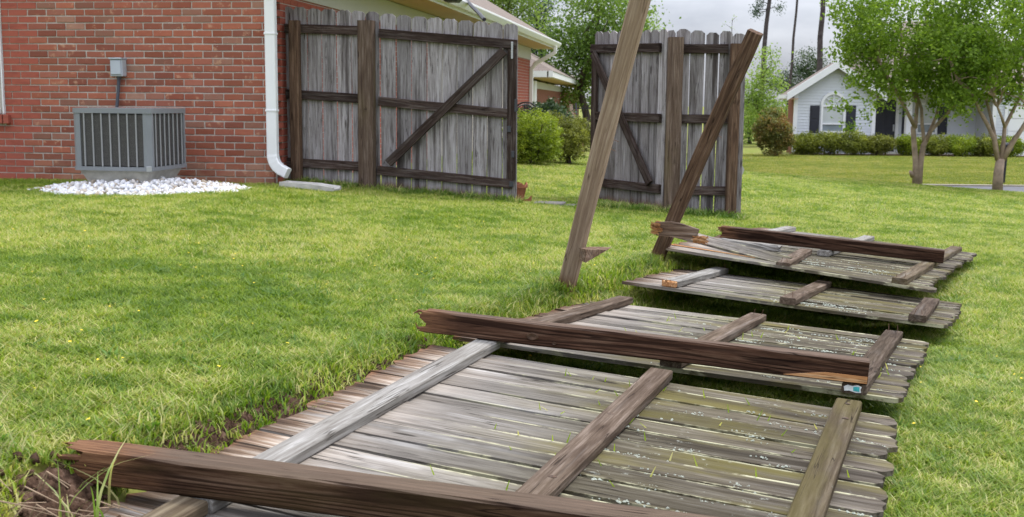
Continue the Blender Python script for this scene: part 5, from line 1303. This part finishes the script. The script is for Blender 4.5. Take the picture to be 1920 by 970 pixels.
# tiny yellow flowers in the near lawn
mb = MB(); rf_ = np.random.default_rng(12)
for (x, y, z) in points(2.2, 9.5, 5.5):
    s_ = rf_.uniform(.004, .008); h_ = rf_.uniform(.035, .055); n_ = 5; vs = [(x, y, z + h_)] + [(x + s_ * math.cos(6.283 * k / n_), y + s_ * math.sin(6.283 * k / n_), z + h_ + rf_.uniform(-.002, .003)) for k in range(n_)]
    mb.add(vs, [(0, 1 + k, 1 + (k + 1) % n_) for k in range(n_)])
tag(mb.build('lawn_flowers', plain('yellow_petals', (.75, .55, .03), .6)), 'tiny yellow flowers scattered in the near lawn', 'flowers', kind='stuff')
# longer grass along the torn edge, the post feet and the fence
P = []
def along(p, q, n, sp):
    for t in RNG.uniform(0, 1, n):
        x, y = p[0] + (q[0] - p[0]) * t + RNG.normal(0, sp), p[1] + (q[1] - p[1]) * t + RNG.normal(0, sp)
        if not blocked(x, y): P.append((x, y, ground(x, y)))
def pxy(key, x, y): p = PAN[key] @ Vector((x, y, 0)); return (p.x, p.y)
along(pxy('A', -.10, .8), pxy('A', -.10, 2.6), 80, .025); along(pxy('B', -.08, .1), pxy('B', -.1, 1.8), 110, .05); along(pxy('C', -.12, 0), pxy('C', -.1, 1.3), 90, .06)
along((foot1.x - .12, foot1.y - .05), (foot1.x + .35, foot1.y + .2), 150, .08); along((foot2.x - .1, foot2.y - .1), (foot2.x + .5, foot2.y - .25), 130, .10)
along(pxy('A', -.2, .55), pxy('A', -.35, .25), 70, .05)
lg = protos('long_grass_tuft', 3, 12, .04, .035, .095, .0055, 1.25, 'grass_long', 240); n = len(P)
scatter('long_grass', P, RNG.uniform(0, 6.28, n), RNG.uniform(.6, 1.15, n), lg, 'grass_long', 'longer grass along the torn edge and the post feet')
P = []
FA, FB_ = fence_at(527, 350), fence_at(968, 380); along((FA.x, FA.y - .10), (FB_.x, FB_.y - .10), 330, .06)
a_, b_ = at(1125, 390, 11.4), at(1392, 408, 11.2); along((a_.x, a_.y - .1), (b_.x, b_.y - .12), 280, .09)
n = len(P); scatter('fence_weeds', P, RNG.uniform(0, 6.28, n), RNG.uniform(.5, 1.1, n), protos('weed_tuft', 3, 22, .05, .05, .13, .012, 1.0, 'grass_long', 250), 'grass_long', 'weeds along the foot of the standing fence')
# clump of long blades before the rotten post end
cl_ = blade_mesh('grass_clump', 17, .12, .10, .24, .0065, 1.5, 'grass_long', 261, 5); q = A2W('A', .03, .56); cl_.location = (q.x, q.y, ground(q.x, q.y) + .02); link(cl_); tag(cl_, 'clump of long arching grass blades before the rotten post end', 'grass', kind='stuff')
cl_ = blade_mesh('grass_clump', 40, .12, .10, .22, .0065, 1.4, 'grass_long', 262, 5); q = A2W('A', -.30, .46); cl_.location = (q.x, q.y, ground(q.x, q.y)); link(cl_); tag(cl_, 'grass clump at the lower left corner of the photo', 'grass', kind='stuff')
# single blades that grow up between the fallen boards
for key, root, n, (ua, ub_), sd0 in (('A', pA, 60, (.85, 2.5), 1), ('B', pB, 34, (.25, 1.6), 2)):
    rg = np.random.default_rng(sd0); V = []; F = []; T = []
    for k in range(n):
        x, y = rg.uniform(.55, 1.75), ua + (round(rg.uniform(0, 1) * (ub_ - ua) / .1445) * .1445) + rg.normal(0, .01); h_ = rg.uniform(.012, .035); d = rg.uniform(-.02, .02, 2); b = len(V)
        V += [(x - .0028, y, 0), (x + .0028, y, 0), (x + d[0] + .001, y + d[1], h_), (x + d[0] - .001, y + d[1], h_)]; F.append((b, b + 1, b + 2, b + 3)); T += [rg.uniform(.4, 1)] * 4
    o = np_mesh('sprouts', np.array(V), np.array(F), M['grass'], np.array(T)); link(o, root); tag(o, kind='stuff')
# crusts of pale lichen on the boards
M['lichen'] = plain('pale_lichen', (.44, .47, .39), .95, .1, 0, .2, 60)
for key, root, n, (xa, xb_), (ua, ub_), sd0 in (('A', pA, 90, (.95, 1.78), (.715, 2.5), 3), ('B', pB, 70, (.75, 1.75), (.0, 1.6), 4), ('C', pC, 50, (.9, 1.4), (.03, .35), 5), ('D', pD, 50, (.7, 1.5), (.15, .8), 6)):
    rg = np.random.default_rng(sd0); mb = MB(); pt = .1269 if key == 'A' else .1335 if key == 'D' else .1338 if key == 'B' else .133
    for k in range(n):
        x, y = rg.uniform(xa, xb_), rg.uniform(ua, ub_)
        if rg.random() < .75: y = ua + round((y - ua) / pt) * pt + rg.normal(0, .012)
        for q in range(int(rg.integers(3, 12))):
            px, py = x + rg.normal(0, .022), y + rg.normal(0, .006); s = rg.uniform(.0015, .0045); m = 6; ph = rg.uniform(0, 6)
            vs = [(px, py, .0035 + s * .4)] + [(px + s * rg.uniform(.5, 1.5) * math.cos(ph + 6.283 * i / m) * 1.3, py + s * rg.uniform(.5, 1.3) * math.sin(ph + 6.283 * i / m), -.001 + rg.uniform(0, .003)) for i in range(m)]
            mb.add(vs, [(0, 1 + i, 1 + (i + 1) % m) for i in range(m)])
    tag(mb.build('lichen', M['lichen'], root), kind='stuff')
